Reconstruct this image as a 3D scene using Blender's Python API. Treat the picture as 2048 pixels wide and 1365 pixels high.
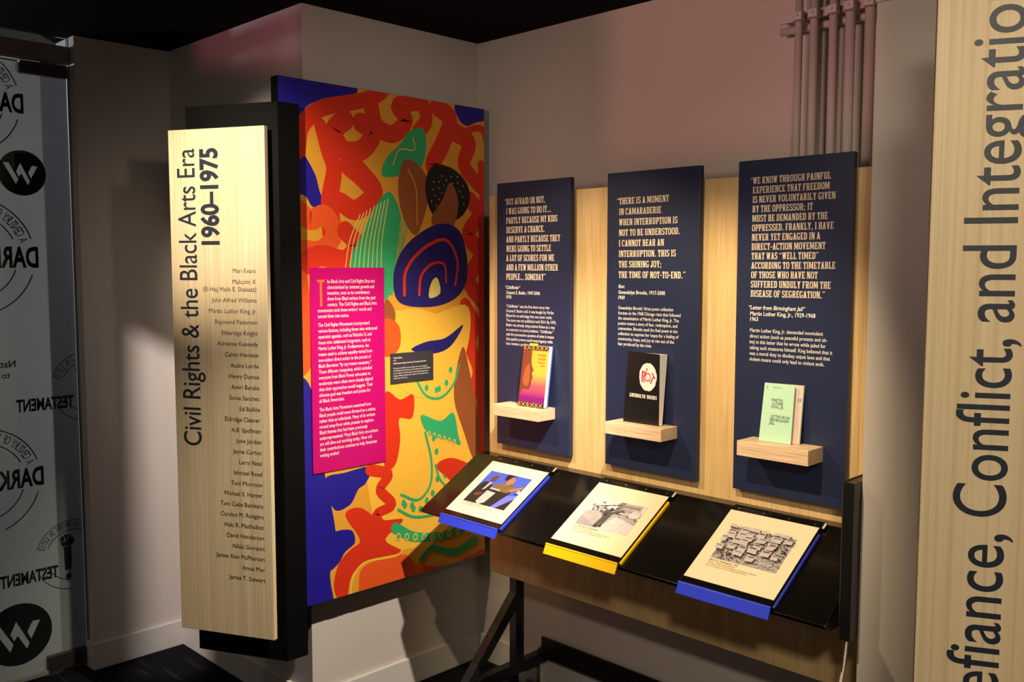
import bpy, bmesh, math, random
from mathutils import Vector, Matrix
from mathutils.geometry import tessellate_polygon
random.seed(7)
S = bpy.context.scene
for o in list(bpy.data.objects): bpy.data.objects.remove(o)
COL = S.collection
R = math.radians

# ------------------------------------------------------------ camera
CAM = Vector((2.66877, -2.48526, 1.57005))
cd = bpy.data.cameras.new('camera'); co = bpy.data.objects.new('camera', cd); COL.objects.link(co)
cd.sensor_fit = 'HORIZONTAL'; cd.sensor_width = 36.0; cd.lens = 36.0 * 1850.93 / 2048
cd.clip_start = 0.02; cd.clip_end = 60
yaw, pit, rol = R(44.9611), R(4.529), R(0.0321)
Fw = Vector((-math.sin(yaw) * math.cos(pit), math.cos(yaw) * math.cos(pit), -math.sin(pit)))
Rt = Fw.cross(Vector((0, 0, 1))).normalized(); Up = Rt.cross(Fw)
R2 = math.cos(rol) * Rt + math.sin(rol) * Up; U2 = -math.sin(rol) * Rt + math.cos(rol) * Up
co.matrix_world = Matrix((R2, U2, -Fw)).transposed().to_4x4(); co.location = CAM
S.camera = co

# ------------------------------------------------------------ view, world, lights
S.view_settings.view_transform = 'Standard'; S.view_settings.look = 'None'
S.view_settings.gamma = 1.0; S.view_settings.use_curve_mapping = False
S.view_settings.exposure = 0.0
W = bpy.data.worlds.new('gallery_air'); S.world = W; W.use_nodes = True
bg = W.node_tree.nodes['Background']; bg.inputs[0].default_value = (1.0, 0.80, 0.66, 1); bg.inputs[1].default_value = 0.125

def spot(name, loc, tgt, watts, cone, blend=0.25, col=(1.0, 0.76, 0.48), rad=0.02, square=False, roll=0):
    l = bpy.data.lights.new(name, 'SPOT'); l.energy = watts; l.spot_size = R(cone); l.spot_blend = blend
    l.color = col; l.shadow_soft_size = rad; l.use_square = square
    o = bpy.data.objects.new(name, l); COL.objects.link(o); o.location = loc
    q = (Vector(tgt) - Vector(loc)).to_track_quat('-Z', 'Y'); o.rotation_euler = (q.to_matrix() @ Matrix.Rotation(R(roll), 3, 'Z')).to_euler()
    return o
WARM = (1.0, 0.77, 0.47)
spot('track_spot_desk', (0.38, -1.50, 2.38), (0.85, -0.30, 1.00), 90, 56, 0.6, WARM)
spot('track_spot_desk', (1.60, -1.50, 2.38), (1.15, -0.30, 0.95), 108, 50, 0.6, WARM)
spot('track_spot_sign', (0.80, -2.15, 2.38), (-0.02, -1.07, 1.82), 190, 33, 0.9, (1.0, 0.86, 0.66))
spot('track_spot_mural', (1.60, -1.00, 2.38), (0.05, -0.54, 0.55), 265, 50, 0.8, (1.0, 0.88, 0.70))
spot('track_spot_corner', (0.50, -2.30, 2.25), (-0.80, -0.80, 0.70), 230, 70, 0.3, (1.0, 0.87, 0.78), 0.004)
spot('track_spot_entrance', (0.20, -2.70, 2.30), (-0.97, -1.0, 0.80), 8, 70, 1.0, (1.0, 0.85, 0.78), 0.05)
spot('added_fill_mural', (2.2, -1.5, 2.36), (0.0, -0.45, 1.70), 34, 46, 1.0, (1.0, 0.84, 0.68), 0.05)  # added soft fill that lifts the upper mural
spot('gallery_spot_near', (3.0, -2.7, 2.38), (2.32, -1.1, 1.45), 125, 55, 0.9, (1.0, 0.86, 0.64), 0.12)
spot('added_fill_wash', (1.35, -3.0, 1.95), (1.15, 0.0, 2.15), 62, 62, 1.0, (1.0, 0.72, 0.55), 0.25)  # added fill lamp out of view, brightens the back wall
spot('projector_wall', (1.75, -3.0, 2.10), (1.15, 0.0, 2.3), 55, 40, 0.6, (1.0, 0.30, 0.32), 0.004)
spot('projector_return', (1.6, -3.4, 2.10), (-0.33, -0.78, 2.26), 60, 30, 0.3, (1.0, 0.22, 0.30), 0.003)
spot('foyer_lamp', (-2.35, -0.06, 1.15), (-1.0, -1.5, 1.0), 165, 150, 0.6, (1.0, 0.98, 0.84), 0.03)
spot('added_fill_foyer', (-2.3, -2.1, 2.35), (-1.0, -1.4, 1.5), 62, 120, 0.8, (0.86, 0.86, 1.0), 0.05)  # added lamp that fills the shaded band of the door film

# ------------------------------------------------------------ materials
def M_(name): 
    m = bpy.data.materials.new(name); m.use_nodes = True; return m, m.node_tree, m.node_tree.nodes['Principled BSDF']
def paint(name, col, rough=0.5, var=0.06, scale=30, bump=0.0, bscale=200, metal=0.0, spec=0.5, coat=0.0):
    m, t, b = M_(name); n = t.nodes; l = t.links
    b.inputs['Roughness'].default_value = rough; b.inputs['Metallic'].default_value = metal
    b.inputs['Specular IOR Level'].default_value = spec; b.inputs['Coat Weight'].default_value = coat; b.inputs['Coat Roughness'].default_value = 0.08
    tc = n.new('ShaderNodeTexCoord'); nz = n.new('ShaderNodeTexNoise'); nz.inputs['Scale'].default_value = scale; nz.inputs['Detail'].default_value = 4
    l.new(tc.outputs['Object'], nz.inputs['Vector'])
    mx = n.new('ShaderNodeMix'); mx.data_type = 'RGBA'
    mx.inputs[6].default_value = tuple(c * (1 - var) for c in col) + (1,); mx.inputs[7].default_value = tuple(min(1, c * (1 + var)) for c in col) + (1,)
    l.new(nz.outputs['Fac'], mx.inputs[0]); l.new(mx.outputs[2], b.inputs['Base Color'])
    if bump:
        n2 = n.new('ShaderNodeTexNoise'); n2.inputs['Scale'].default_value = bscale; n2.inputs['Detail'].default_value = 6
        l.new(tc.outputs['Object'], n2.inputs['Vector'])
        bp = n.new('ShaderNodeBump'); bp.inputs['Strength'].default_value = bump; bp.inputs['Distance'].default_value = 0.002
        l.new(n2.outputs['Fac'], bp.inputs['Height']); l.new(bp.outputs[0], b.inputs['Normal'])
    return m
def wood(name, c0, c1, sc=(30, 30, 1.2), fine=(420, 420, 5), rough=0.45, line=0.35, fineamt=0.5):
    m, t, b = M_(name); n = t.nodes; l = t.links
    b.inputs['Roughness'].default_value = rough; b.inputs['Specular IOR Level'].default_value = 0.3
    tc = n.new('ShaderNodeTexCoord')
    def noise(s, d, dist=0.0):
        mp = n.new('ShaderNodeMapping'); mp.inputs['Scale'].default_value = s; l.new(tc.outputs['Object'], mp.inputs[0])
        nz = n.new('ShaderNodeTexNoise'); nz.inputs['Scale'].default_value = 1; nz.inputs['Detail'].default_value = d; nz.inputs['Distortion'].default_value = dist
        l.new(mp.outputs[0], nz.inputs['Vector']); return nz
    a = noise(sc, 3, 0.6); f = noise(fine, 2)
    r = n.new('ShaderNodeValToRGB'); r.color_ramp.elements[0].position = 0.36; r.color_ramp.elements[1].position = 0.64
    r.color_ramp.elements[0].color = tuple(c0) + (1,); r.color_ramp.elements[1].color = tuple(c1) + (1,)
    l.new(a.outputs['Fac'], r.inputs[0])
    fr = n.new('ShaderNodeValToRGB'); fr.color_ramp.elements[0].position = 0.38; fr.color_ramp.elements[1].position = 0.52
    k = 1 - line; fr.color_ramp.elements[0].color = (k, k * 0.95, k * 0.85, 1); fr.color_ramp.elements[1].color = (1, 1, 1, 1)
    l.new(f.outputs['Fac'], fr.inputs[0])
    mx = n.new('ShaderNodeMix'); mx.data_type = 'RGBA'; mx.blend_type = 'MULTIPLY'; mx.inputs[0].default_value = fineamt
    l.new(r.outputs[0], mx.inputs[6]); l.new(fr.outputs[0], mx.inputs[7]); l.new(mx.outputs[2], b.inputs['Base Color'])
    return m
MT = {}
MT['wall'] = paint('wall_paint', (0.63, 0.575, 0.53), 0.85, 0.03, 3, 0.25, 260, spec=0.2)
MT['base'] = paint('baseboard_paint', (0.66, 0.63, 0.60), 0.6, 0.03, 6, spec=0.3)
MT['ceil'] = paint('black_ceiling', (0.004, 0.004, 0.005), 0.9, 0.1, 5, spec=0.1)
MT['soffit'] = paint('soffit_paint', (0.62, 0.58, 0.50), 0.9, 0.03, 5, spec=0.2)
MT['pipe'] = paint('pipe_paint', (0.58, 0.54, 0.52), 0.55, 0.05, 20, spec=0.4)
MT['maple'] = wood('maple_veneer', (0.67, 0.455, 0.20), (0.77, 0.545, 0.265), (22, 22, 2.0), (300, 300, 4), 0.45, 0.25, 0.6)
MT['ash'] = wood('ash_board', (0.76, 0.585, 0.36), (0.82, 0.66, 0.43), (26, 26, 0.7), (150, 150, 1.2), 0.5, 0.22, 0.5)
MT['oakledge'] = wood('oak_ledge_wood', (0.74, 0.52, 0.34), (0.84, 0.63, 0.43), (3, 60, 60), (10, 300, 300), 0.5, 0.35, 0.7)
MT['black'] = paint('black_paint', (0.003, 0.003, 0.003), 0.6, 0.1, 30, spec=0.12)
MT['steel'] = paint('black_steel', (0.009, 0.009, 0.010), 0.35, 0.1, 30, spec=0.5)
MT['gloss'] = paint('black_gloss_laminate', (0.004, 0.0035, 0.003), 0.16, 0.1, 30, spec=0.4)
MT['navy'] = paint('navy_panel', (0.018, 0.026, 0.072), 0.38, 0.08, 12, spec=0.35)
MT['navyink'] = paint('navy_ink', (0.016, 0.022, 0.038), 0.5, 0.05, 30)
MT['ink'] = paint('dark_ink', (0.055, 0.045, 0.035), 0.6, 0.05, 30)
MT['cream'] = paint('cream_ink', (0.80, 0.66, 0.50), 0.6, 0.02, 30)
MT['white'] = paint('white_ink', (0.85, 0.82, 0.78), 0.6, 0.02, 30)
MT['magenta'] = paint('magenta_panel', (0.56, 0.0, 0.165), 0.4, 0.02, 5, spec=0.3)
MT['caption'] = paint('charcoal_card', (0.045, 0.040, 0.050), 0.4, 0.05, 20)
MT['orangeink'] = paint('orange_ink', (0.95, 0.17, 0.03), 0.5, 0.03)
MT['page'] = paint('cream_page', (0.76, 0.67, 0.475), 0.4, 0.01, 10, spec=0.3)
MT['pagecap'] = paint('page_caption_ink', (0.30, 0.12, 0.05), 0.7, 0.02)
MT['blueplastic'] = paint('blue_coated_metal', (0.03, 0.055, 0.70), 0.28, 0.05, 40, spec=0.5)
MT['yellowplastic'] = paint('yellow_coated_metal', (0.76, 0.47, 0.008), 0.35, 0.03, 40, spec=0.4)
MT['chrome'] = paint('brushed_chrome', (0.80, 0.78, 0.74), 0.28, 0.05, 60, metal=1.0)
MT['bronze'] = paint('dark_bronze', (0.10, 0.085, 0.07), 0.35, 0.1, 30, metal=0.8)
MT['headmetal'] = paint('grey_anodised', (0.26, 0.24, 0.22), 0.5, 0.05, 30, metal=0.2)
MT['cord'] = paint('cord_steel', (0.42, 0.40, 0.38), 0.4, 0.05, 60, metal=0.9)
MT['paper'] = paint('page_block_paper', (0.85, 0.83, 0.80), 0.8, 0.03, 80)
MT['foyer'] = paint('foyer_dark_wall', (0.02, 0.02, 0.022), 0.9, 0.05, 3)
for k, c in dict(blue=(0.018, 0.012, 0.30), red=(0.72, 0.035, 0.012), orange=(0.85, 0.10, 0.018), yellow=(0.95, 0.52, 0.06),
                 gold=(0.80, 0.36, 0.035), green=(0.035, 0.42, 0.16), pale=(0.78, 0.62, 0.16), brown=(0.33, 0.09, 0.025), black=(0.012, 0.010, 0.012), navy=(0.020, 0.016, 0.15)).items():
    MT['m_' + k] = paint('print_' + k, c, 0.42, 0.03, 40, spec=0.35)
def pc(name, c, rough=0.5, var=0.04):
    if name not in MT: MT[name] = paint(name, c, rough, var, 60)
    return MT[name]
# glass pane: clear thin glass
m, t, b = M_('clear_glass'); n = t.nodes; l = t.links
tr = n.new('ShaderNodeBsdfTransparent'); tr.inputs[0].default_value = (0.95, 0.97, 0.96, 1)
gl = n.new('ShaderNodeBsdfGlossy'); gl.inputs['Roughness'].default_value = 0.03
fr = n.new('ShaderNodeFresnel'); fr.inputs[0].default_value = 1.45
mx = n.new('ShaderNodeMixShader'); l.new(fr.outputs[0], mx.inputs[0]); l.new(tr.outputs[0], mx.inputs[1]); l.new(gl.outputs[0], mx.inputs[2])
l.new(mx.outputs[0], n['Material Output'].inputs[0]); MT['glass'] = m
m, t, b = M_('frosted_film'); n = t.nodes; l = t.links
df = n.new('ShaderNodeBsdfDiffuse'); tl = n.new('ShaderNodeBsdfTranslucent'); ad = n.new('ShaderNodeMixShader'); ad.inputs[0].default_value = 0.5
tcn = n.new('ShaderNodeTexCoord'); nz = n.new('ShaderNodeTexNoise'); nz.inputs['Scale'].default_value = 3; l.new(tcn.outputs['Object'], nz.inputs['Vector'])
mc = n.new('ShaderNodeMix'); mc.data_type = 'RGBA'; mc.inputs[6].default_value = (0.50, 0.50, 0.51, 1); mc.inputs[7].default_value = (0.54, 0.54, 0.54, 1)
l.new(nz.outputs['Fac'], mc.inputs[0]); l.new(mc.outputs[2], df.inputs[0]); l.new(mc.outputs[2], tl.inputs[0])
l.new(df.outputs[0], ad.inputs[1]); l.new(tl.outputs[0], ad.inputs[2]); l.new(ad.outputs[0], n['Material Output'].inputs[0]); MT['film'] = m
m, t, b = M_('clear_acrylic'); b.inputs['Transmission Weight'].default_value = 1.0; b.inputs['Roughness'].default_value = 0.05; b.inputs['IOR'].default_value = 1.49
nz = t.nodes.new('ShaderNodeTexNoise'); nz.inputs['Scale'].default_value = 40; bp = t.nodes.new('ShaderNodeBump'); bp.inputs['Strength'].default_value = 0.6
t.links.new(nz.outputs['Fac'], bp.inputs['Height']); t.links.new(bp.outputs[0], b.inputs['Normal']); MT['acrylic'] = m
# carpet: dark ribbed planks with thin pale seams running along x
m, t, b = M_('dark_carpet'); n = t.nodes; l = t.links
b.inputs['Roughness'].default_value = 1.0; b.inputs['Specular IOR Level'].default_value = 0.05
tc = n.new('ShaderNodeTexCoord'); mp = n.new('ShaderNodeMapping'); mp.inputs['Scale'].default_value = (2.0, 24, 1); l.new(tc.outputs['Object'], mp.inputs[0])
nz = n.new('ShaderNodeTexNoise'); nz.inputs['Scale'].default_value = 1.0; nz.inputs['Detail'].default_value = 2; l.new(mp.outputs[0], nz.inputs['Vector'])
r = n.new('ShaderNodeValToRGB'); e = r.color_ramp.elements; e[0].position = 0.60; e[0].color = (0.010, 0.010, 0.015, 1); e[1].position = 0.70; e[1].color = (0.035, 0.036, 0.045, 1)
l.new(nz.outputs['Fac'], r.inputs[0]); l.new(r.outputs[0], b.inputs['Base Color'])
n2 = n.new('ShaderNodeTexNoise'); n2.inputs['Scale'].default_value = 500; bp = n.new('ShaderNodeBump'); bp.inputs['Strength'].default_value = 0.8; bp.inputs['Distance'].default_value = 0.004
l.new(tc.outputs['Object'], n2.inputs['Vector']); l.new(n2.outputs['Fac'], bp.inputs['Height']); l.new(bp.outputs[0], b.inputs['Normal']); MT['carpet'] = m
# cover gradient of the first book: gold above, violet below
m, t, b = M_('sunset_cover'); n = t.nodes; l = t.links; b.inputs['Roughness'].default_value = 0.35
tc = n.new('ShaderNodeTexCoord'); sp = n.new('ShaderNodeSeparateXYZ'); l.new(tc.outputs['Generated'], sp.inputs[0])
r = n.new('ShaderNodeValToRGB'); e = r.color_ramp.elements; e[0].position = 0.15; e[0].color = (0.22, 0.01, 0.18, 1); e[1].position = 0.55; e[1].color = (0.90, 0.42, 0.05, 1)
x = e.new(0.35); x.color = (0.60, 0.10, 0.12, 1); l.new(sp.outputs['Z'], r.inputs[0]); l.new(r.outputs[0], b.inputs['Base Color']); MT['sunset'] = m

# ------------------------------------------------------------ object helpers
def thing(name, label, cat, loc, group=None):
    o = bpy.data.objects.new(name, None); COL.objects.link(o); o.location = loc; o.empty_display_size = 0.05
    o['label'] = label; o['category'] = cat
    if group: o['group'] = group
    return o
def root_loc(p):
    v = Vector((0, 0, 0))
    while p is not None: v += p.location; p = p.parent
    return v
def link(name, me, parent=None, loc=None):
    """mesh me holds world coordinates; rebase onto the parent's (or its own) origin"""
    o = bpy.data.objects.new(name, me); COL.objects.link(o)
    if parent is not None:
        o.parent = parent; me.transform(Matrix.Translation(-root_loc(parent)))
    elif loc is not None:
        o.location = loc; me.transform(Matrix.Translation(-Vector(loc)))
    me.update(); return o
def mesh(name, verts, faces, mat, mi=None, smooth=False):
    me = bpy.data.meshes.new(name); me.from_pydata([tuple(v) for v in verts], [], faces)
    for x in (mat if isinstance(mat, (list, tuple)) else [mat]): me.materials.append(x)
    if mi: me.polygons.foreach_set('material_index', mi)
    if smooth: me.polygons.foreach_set('use_smooth', [True] * len(me.polygons))
    me.update(); return me
def bev(me, w, seg=2):
    if w <= 0: return me
    bm = bmesh.new(); bm.from_mesh(me); bmesh.ops.recalc_face_normals(bm, faces=bm.faces)
    bmesh.ops.bevel(bm, geom=bm.edges[:] , offset=w, segments=seg, profile=0.6, affect='EDGES'); bm.to_mesh(me); bm.free(); return me
def hexa(name, P, mat, parent=None, w=0.0, loc=None):
    """P: 8 corners, bottom ring 0-3, top ring 4-7"""
    me = mesh(name, P, [(3, 2, 1, 0), (4, 5, 6, 7), (0, 1, 5, 4), (1, 2, 6, 5), (2, 3, 7, 6), (3, 0, 4, 7)], mat)
    return link(name, bev(me, w), parent, loc)
def box(name, x0, x1, y0, y1, z0, z1, mat, parent=None, w=0.0, loc=None):
    return hexa(name, [(x0, y0, z0), (x1, y0, z0), (x1, y1, z0), (x0, y1, z0), (x0, y0, z1), (x1, y0, z1), (x1, y1, z1), (x0, y1, z1)], mat, parent, w, loc)
class Fr:
    def __init__(s, o, u, v): s.o = Vector(o); s.u = Vector(u).normalized(); s.v = Vector(v).normalized(); s.n = s.u.cross(s.v)
    def p(s, a, b, h=0.0): return s.o + s.u * a + s.v * b + s.n * h
    def box(s, name, a0, a1, b0, b1, h0, h1, mat, parent=None, w=0.0, loc=None):
        return hexa(name, [s.p(a0, b0, h0), s.p(a1, b0, h0), s.p(a1, b1, h0), s.p(a0, b1, h0), s.p(a0, b0, h1), s.p(a1, b0, h1), s.p(a1, b1, h1), s.p(a0, b1, h1)], mat, parent, w, loc)
def warp_slab(name, f, b_, mat, parent, n=6):
    """slab between two twisted quads (BL, BR, TR, TL each), finely divided so that both faces stay true to the twist"""
    f = [Vector(p) for p in f]; b_ = [Vector(p) for p in b_]; V = []
    for q in (f, b_):
        for j in range(n + 1):
            for i in range(n + 1): V.append(q[0].lerp(q[1], i / n).lerp(q[3].lerp(q[2], i / n), j / n))
    N = (n + 1) ** 2; ix = lambda i, j: j * (n + 1) + i; F = []
    for j in range(n):
        for i in range(n):
            F.append((ix(i, j), ix(i + 1, j), ix(i + 1, j + 1), ix(i, j + 1))); F.append((N + ix(i, j + 1), N + ix(i + 1, j + 1), N + ix(i + 1, j), N + ix(i, j)))
    for k in range(n):
        F += [(ix(k + 1, 0), ix(k, 0), N + ix(k, 0), N + ix(k + 1, 0)), (ix(k, n), ix(k + 1, n), N + ix(k + 1, n), N + ix(k, n)),
              (ix(0, k), ix(0, k + 1), N + ix(0, k + 1), N + ix(0, k)), (ix(n, k + 1), ix(n, k), N + ix(n, k), N + ix(n, k + 1))]
    return link(name, mesh(name, V, F, mat), parent)
def prism(name, poly, z0, z1, mat, parent=None, w=0.0, loc=None):
    n = len(poly); V = [(x, y, z0) for x, y in poly] + [(x, y, z1) for x, y in poly]
    F = [tuple(range(n))[::-1], tuple(range(n, 2 * n))] + [(i, (i + 1) % n, n + (i + 1) % n, n + i) for i in range(n)]
    return link(name, bev(mesh(name, V, F, mat), w), parent, loc)
def cyl_me(name, a, b, r, mat, seg=16, r2=None):
    a, b = Vector(a), Vector(b); d = (b - a).normalized(); q = d.orthogonal().normalized(); s = d.cross(q); V = []; r2 = r if r2 is None else r2
    for c, rr in ((a, r), (b, r2)):
        for i in range(seg):
            t_ = 2 * math.pi * i / seg; V.append(c + (q * math.cos(t_) + s * math.sin(t_)) * rr)
    F = [(i, (i + 1) % seg, seg + (i + 1) % seg, seg + i) for i in range(seg)] + [tuple(range(seg))[::-1], tuple(range(seg, 2 * seg))]
    me = mesh(name, V, F, mat)
    for p in me.polygons: p.use_smooth = len(p.vertices) == 4
    return me
def cyl(name, a, b, r, mat, parent=None, seg=16, loc=None): return link(name, cyl_me(name, a, b, r, mat, seg), parent, loc)
def join_me(name, mes):
    bm = bmesh.new(); mats = []
    for me in mes:
        off = len(bm.faces); bm.from_mesh(me); bm.faces.ensure_lookup_table()
        for f in bm.faces[off:]:
            mt = me.materials[f.material_index]
            if mt not in mats: mats.append(mt)
            f.material_index = mats.index(mt)
    out = bpy.data.meshes.new(name); bm.to_mesh(out); bm.free()
    for x in mats: out.materials.append(x)
    return out
def struct(o): o['kind'] = 'structure'; return o

# ------------------------------------------------------------ lettering and flat print
_tc = {}
def glyphs(s, bold=0.0, sp=1.0, res=2):
    k = (s, bold, sp, res)
    if k in _tc: return _tc[k]
    cu = bpy.data.curves.new('t', 'FONT'); cu.body = s; cu.size = 1; cu.offset = bold; cu.resolution_u = res; cu.space_character = sp; cu.fill_mode = 'FRONT'
    ob = bpy.data.objects.new('t', cu); COL.objects.link(ob); dg = bpy.context.evaluated_depsgraph_get(); dg.update()
    me = bpy.data.meshes.new_from_object(ob.evaluated_get(dg)); V = [(v.co.x, v.co.y) for v in me.vertices]; F = [tuple(p.vertices) for p in me.polygons]
    bpy.data.objects.remove(ob); bpy.data.curves.remove(cu); bpy.data.meshes.remove(me)
    _tc[k] = (V, F); return V, F
_V, _F = glyphs('H'); CAP = max(v[1] for v in _V)
def width(s, bold=0.0, sp=1.0):
    V, F = glyphs(s, bold, sp); return (min(v[0] for v in V), max(v[0] for v in V)) if V else (0, 0)
def lettering(name, fr, lines, mat, parent, h=0.0006):
    """lines: (text, x, baseline, cap height, horizontal scale, align, bold[, shear, quarter turn])"""
    VV = []; FF = []
    for L in lines:
        s, x, y, cap, xs, al, bo = L[:7]; shear = L[7] if len(L) > 7 else 0; turn = L[8] if len(L) > 8 else 0
        V, F = glyphs(s, bo, 1.0, 2 if cap < 0.03 else (8 if bo < 0.02 else 3)); k = cap / CAP
        if not V: continue
        a, b_ = width(s, bo); off = -a if al == 'L' else (-b_ if al == 'R' else -(a + b_) / 2); base = len(VV)
        for vx, vy in V:
            px = (vx + off + shear * vy) * k * xs; py = vy * k
            if turn: px, py = -py, px
            VV.append(fr.p(x + px, y + py, h))
        FF += [tuple(i + base for i in f) for f in F]
    return link(name, mesh(name, VV, FF, mat), parent)
def fit(s, w, cap, bold=0.0):
    a, b_ = width(s, bold); return w / ((b_ - a) * cap / CAP)
def smooth_closed(P, k=5):
    n = len(P); out = []
    for i in range(n):
        a, b_, c, d = P[i - 1], P[i], P[(i + 1) % n], P[(i + 2) % n]
        for j in range(k):
            t_ = j / k
            out.append(tuple(0.5 * (2 * b_[q] + (c[q] - a[q]) * t_ + (2 * a[q] - 5 * b_[q] + 4 * c[q] - d[q]) * t_ * t_ + (3 * b_[q] - a[q] - 3 * c[q] + d[q]) * t_ ** 3) for q in (0, 1)))
    return out
def smooth_open(P, k=8):
    P = [tuple(2 * P[0][q] - P[1][q] for q in (0, 1))] + list(P) + [tuple(2 * P[-1][q] - P[-2][q] for q in (0, 1))]; out = []
    for i in range(1, len(P) - 2):
        a, b_, c, d = P[i - 1:i + 3]
        for j in range(k):
            t_ = j / k
            out.append(tuple(0.5 * (2 * b_[q] + (c[q] - a[q]) * t_ + (2 * a[q] - 5 * b_[q] + 4 * c[q] - d[q]) * t_ * t_ + (3 * b_[q] - a[q] - 3 * c[q] + d[q]) * t_ ** 3) for q in (0, 1)))
    out.append(P[-2]); return out
def stroke_poly(P, w0, w1):
    """a list of convex quads and round ends following the line"""
    P = smooth_open(P); n = len(P); Ls = []; Rs = []; out = []
    for i, (x, y) in enumerate(P):
        a = P[max(0, i - 1)]; b_ = P[min(n - 1, i + 1)]; dx, dy = b_[0] - a[0], b_[1] - a[1]; l_ = math.hypot(dx, dy) or 1
        w = (w0 + (w1 - w0) * i / (n - 1)) / 2; Ls.append((x - dy / l_ * w, y + dx / l_ * w)); Rs.append((x + dy / l_ * w, y - dx / l_ * w))
    for i in range(n - 1): out.append([Ls[i], Rs[i], Rs[i + 1], Ls[i + 1]])
    for (x, y), w, q, sg in ((P[0], w0 / 2, P[1], 1), (P[-1], w1 / 2, P[-2], 1)):
        a0 = math.atan2(y - q[1], x - q[0]); out.append([(x + w * math.cos(a0 + math.pi * (j / 8 - 0.5)), y + w * math.sin(a0 + math.pi * (j / 8 - 0.5))) for j in range(9)])
    return out
def disc(x, y, r, n=14, ry=None): return [(x + r * math.cos(2 * math.pi * i / n), y + (ry or r) * math.sin(2 * math.pi * i / n)) for i in range(n)]
def arc(x, y, r, w, a0, a1, n=40):
    out = []
    for i in range(n):
        q = [R(a0 + (a1 - a0) * (i + k) / n) for k in (0, 1)]
        out.append([(x + (r - w) * math.cos(q[0]), y + (r - w) * math.sin(q[0])), (x + r * math.cos(q[0]), y + r * math.sin(q[0])),
                    (x + r * math.cos(q[1]), y + r * math.sin(q[1])), (x + (r - w) * math.cos(q[1]), y + (r - w) * math.sin(q[1]))])
    return out
def clip(P, a0, a1, b0, b1):
    for ax, lim, sg in ((0, a0, 1), (0, a1, -1), (1, b0, 1), (1, b1, -1)):
        out = []
        for i in range(len(P)):
            p, q = P[i - 1], P[i]; dp, dq = (p[ax] - lim) * sg, (q[ax] - lim) * sg
            if (dp >= 0) != (dq >= 0): t_ = dp / (dp - dq); out.append((p[0] + (q[0] - p[0]) * t_, p[1] + (q[1] - p[1]) * t_))
            if dq >= 0: out.append(q)
        P = out
        if len(P) < 3: return []
    return P
def printed(name, fr, shapes, parent, h=0.0004, dh=0.00001, bounds=None):
    """shapes: (material, [polygons]) each laid a hair above the one before, as one flat print"""
    VV = []; FF = []; MI = []; mats = []
    for k, (mt, polys) in enumerate(shapes):
        k0 = k
        if mt not in mats: mats.append(mt)
        for P in polys:
            if bounds: P = clip(P, *bounds)
            if len(P) < 3: continue
            base = len(VV); k0 += 0.9 / len(polys)
            for a, b_ in P: VV.append(fr.p(a, b_, h + dh * k0))
            tris = [tuple(range(len(P)))] if len(P) <= 4 else tessellate_polygon([[Vector((a, b_, 0)) for a, b_ in P]])
            for t_ in tris: FF.append(tuple(base + i for i in t_)); MI.append(mats.index(mt))
    return link(name, mesh(name, VV, FF, mats, MI), parent)
def rect(a0, b0, a1, b1): return [(a0, b0), (a1, b0), (a1, b1), (a0, b1)]

# condensed slab-serif capitals for the quotations, each letter drawn from stems, bars, bowls and serifs
def _r(x0, y0, x1, y1): return [(x0, y0), (x1, y0), (x1, y1), (x0, y1)]
def _d(x0, y0, x1, y1, t_=.165): return [(x0, y0), (x0 + t_, y0), (x1 + t_, y1), (x1, y1)]
def _a(cx, cy, rx, ry, a0, a1, tv=.155, th=.13, n=12, e=0.62):
    out = []; q = lambda an, x, y: (cx + x * math.copysign(abs(math.cos(an)) ** e, math.cos(an)), cy + y * math.copysign(abs(math.sin(an)) ** e, math.sin(an)))
    for i in range(n):
        u, v = R(a0 + (a1 - a0) * i / n), R(a0 + (a1 - a0) * (i + 1) / n); out.append([q(u, rx - tv, ry - th), q(u, rx, ry), q(v, rx, ry), q(v, rx - tv, ry - th)])
    return out
def _s(x, w=.165, top=True, bot=True, o=.045):
    P = [_r(x, 0, x + w, 1)]
    if bot: P += [_r(x - o, 0, x, .075), _r(x + w, 0, x + w + o, .075)]
    if top: P += [_r(x - o, .925, x, 1), _r(x + w, .925, x + w + o, 1)]
    return P
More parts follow.
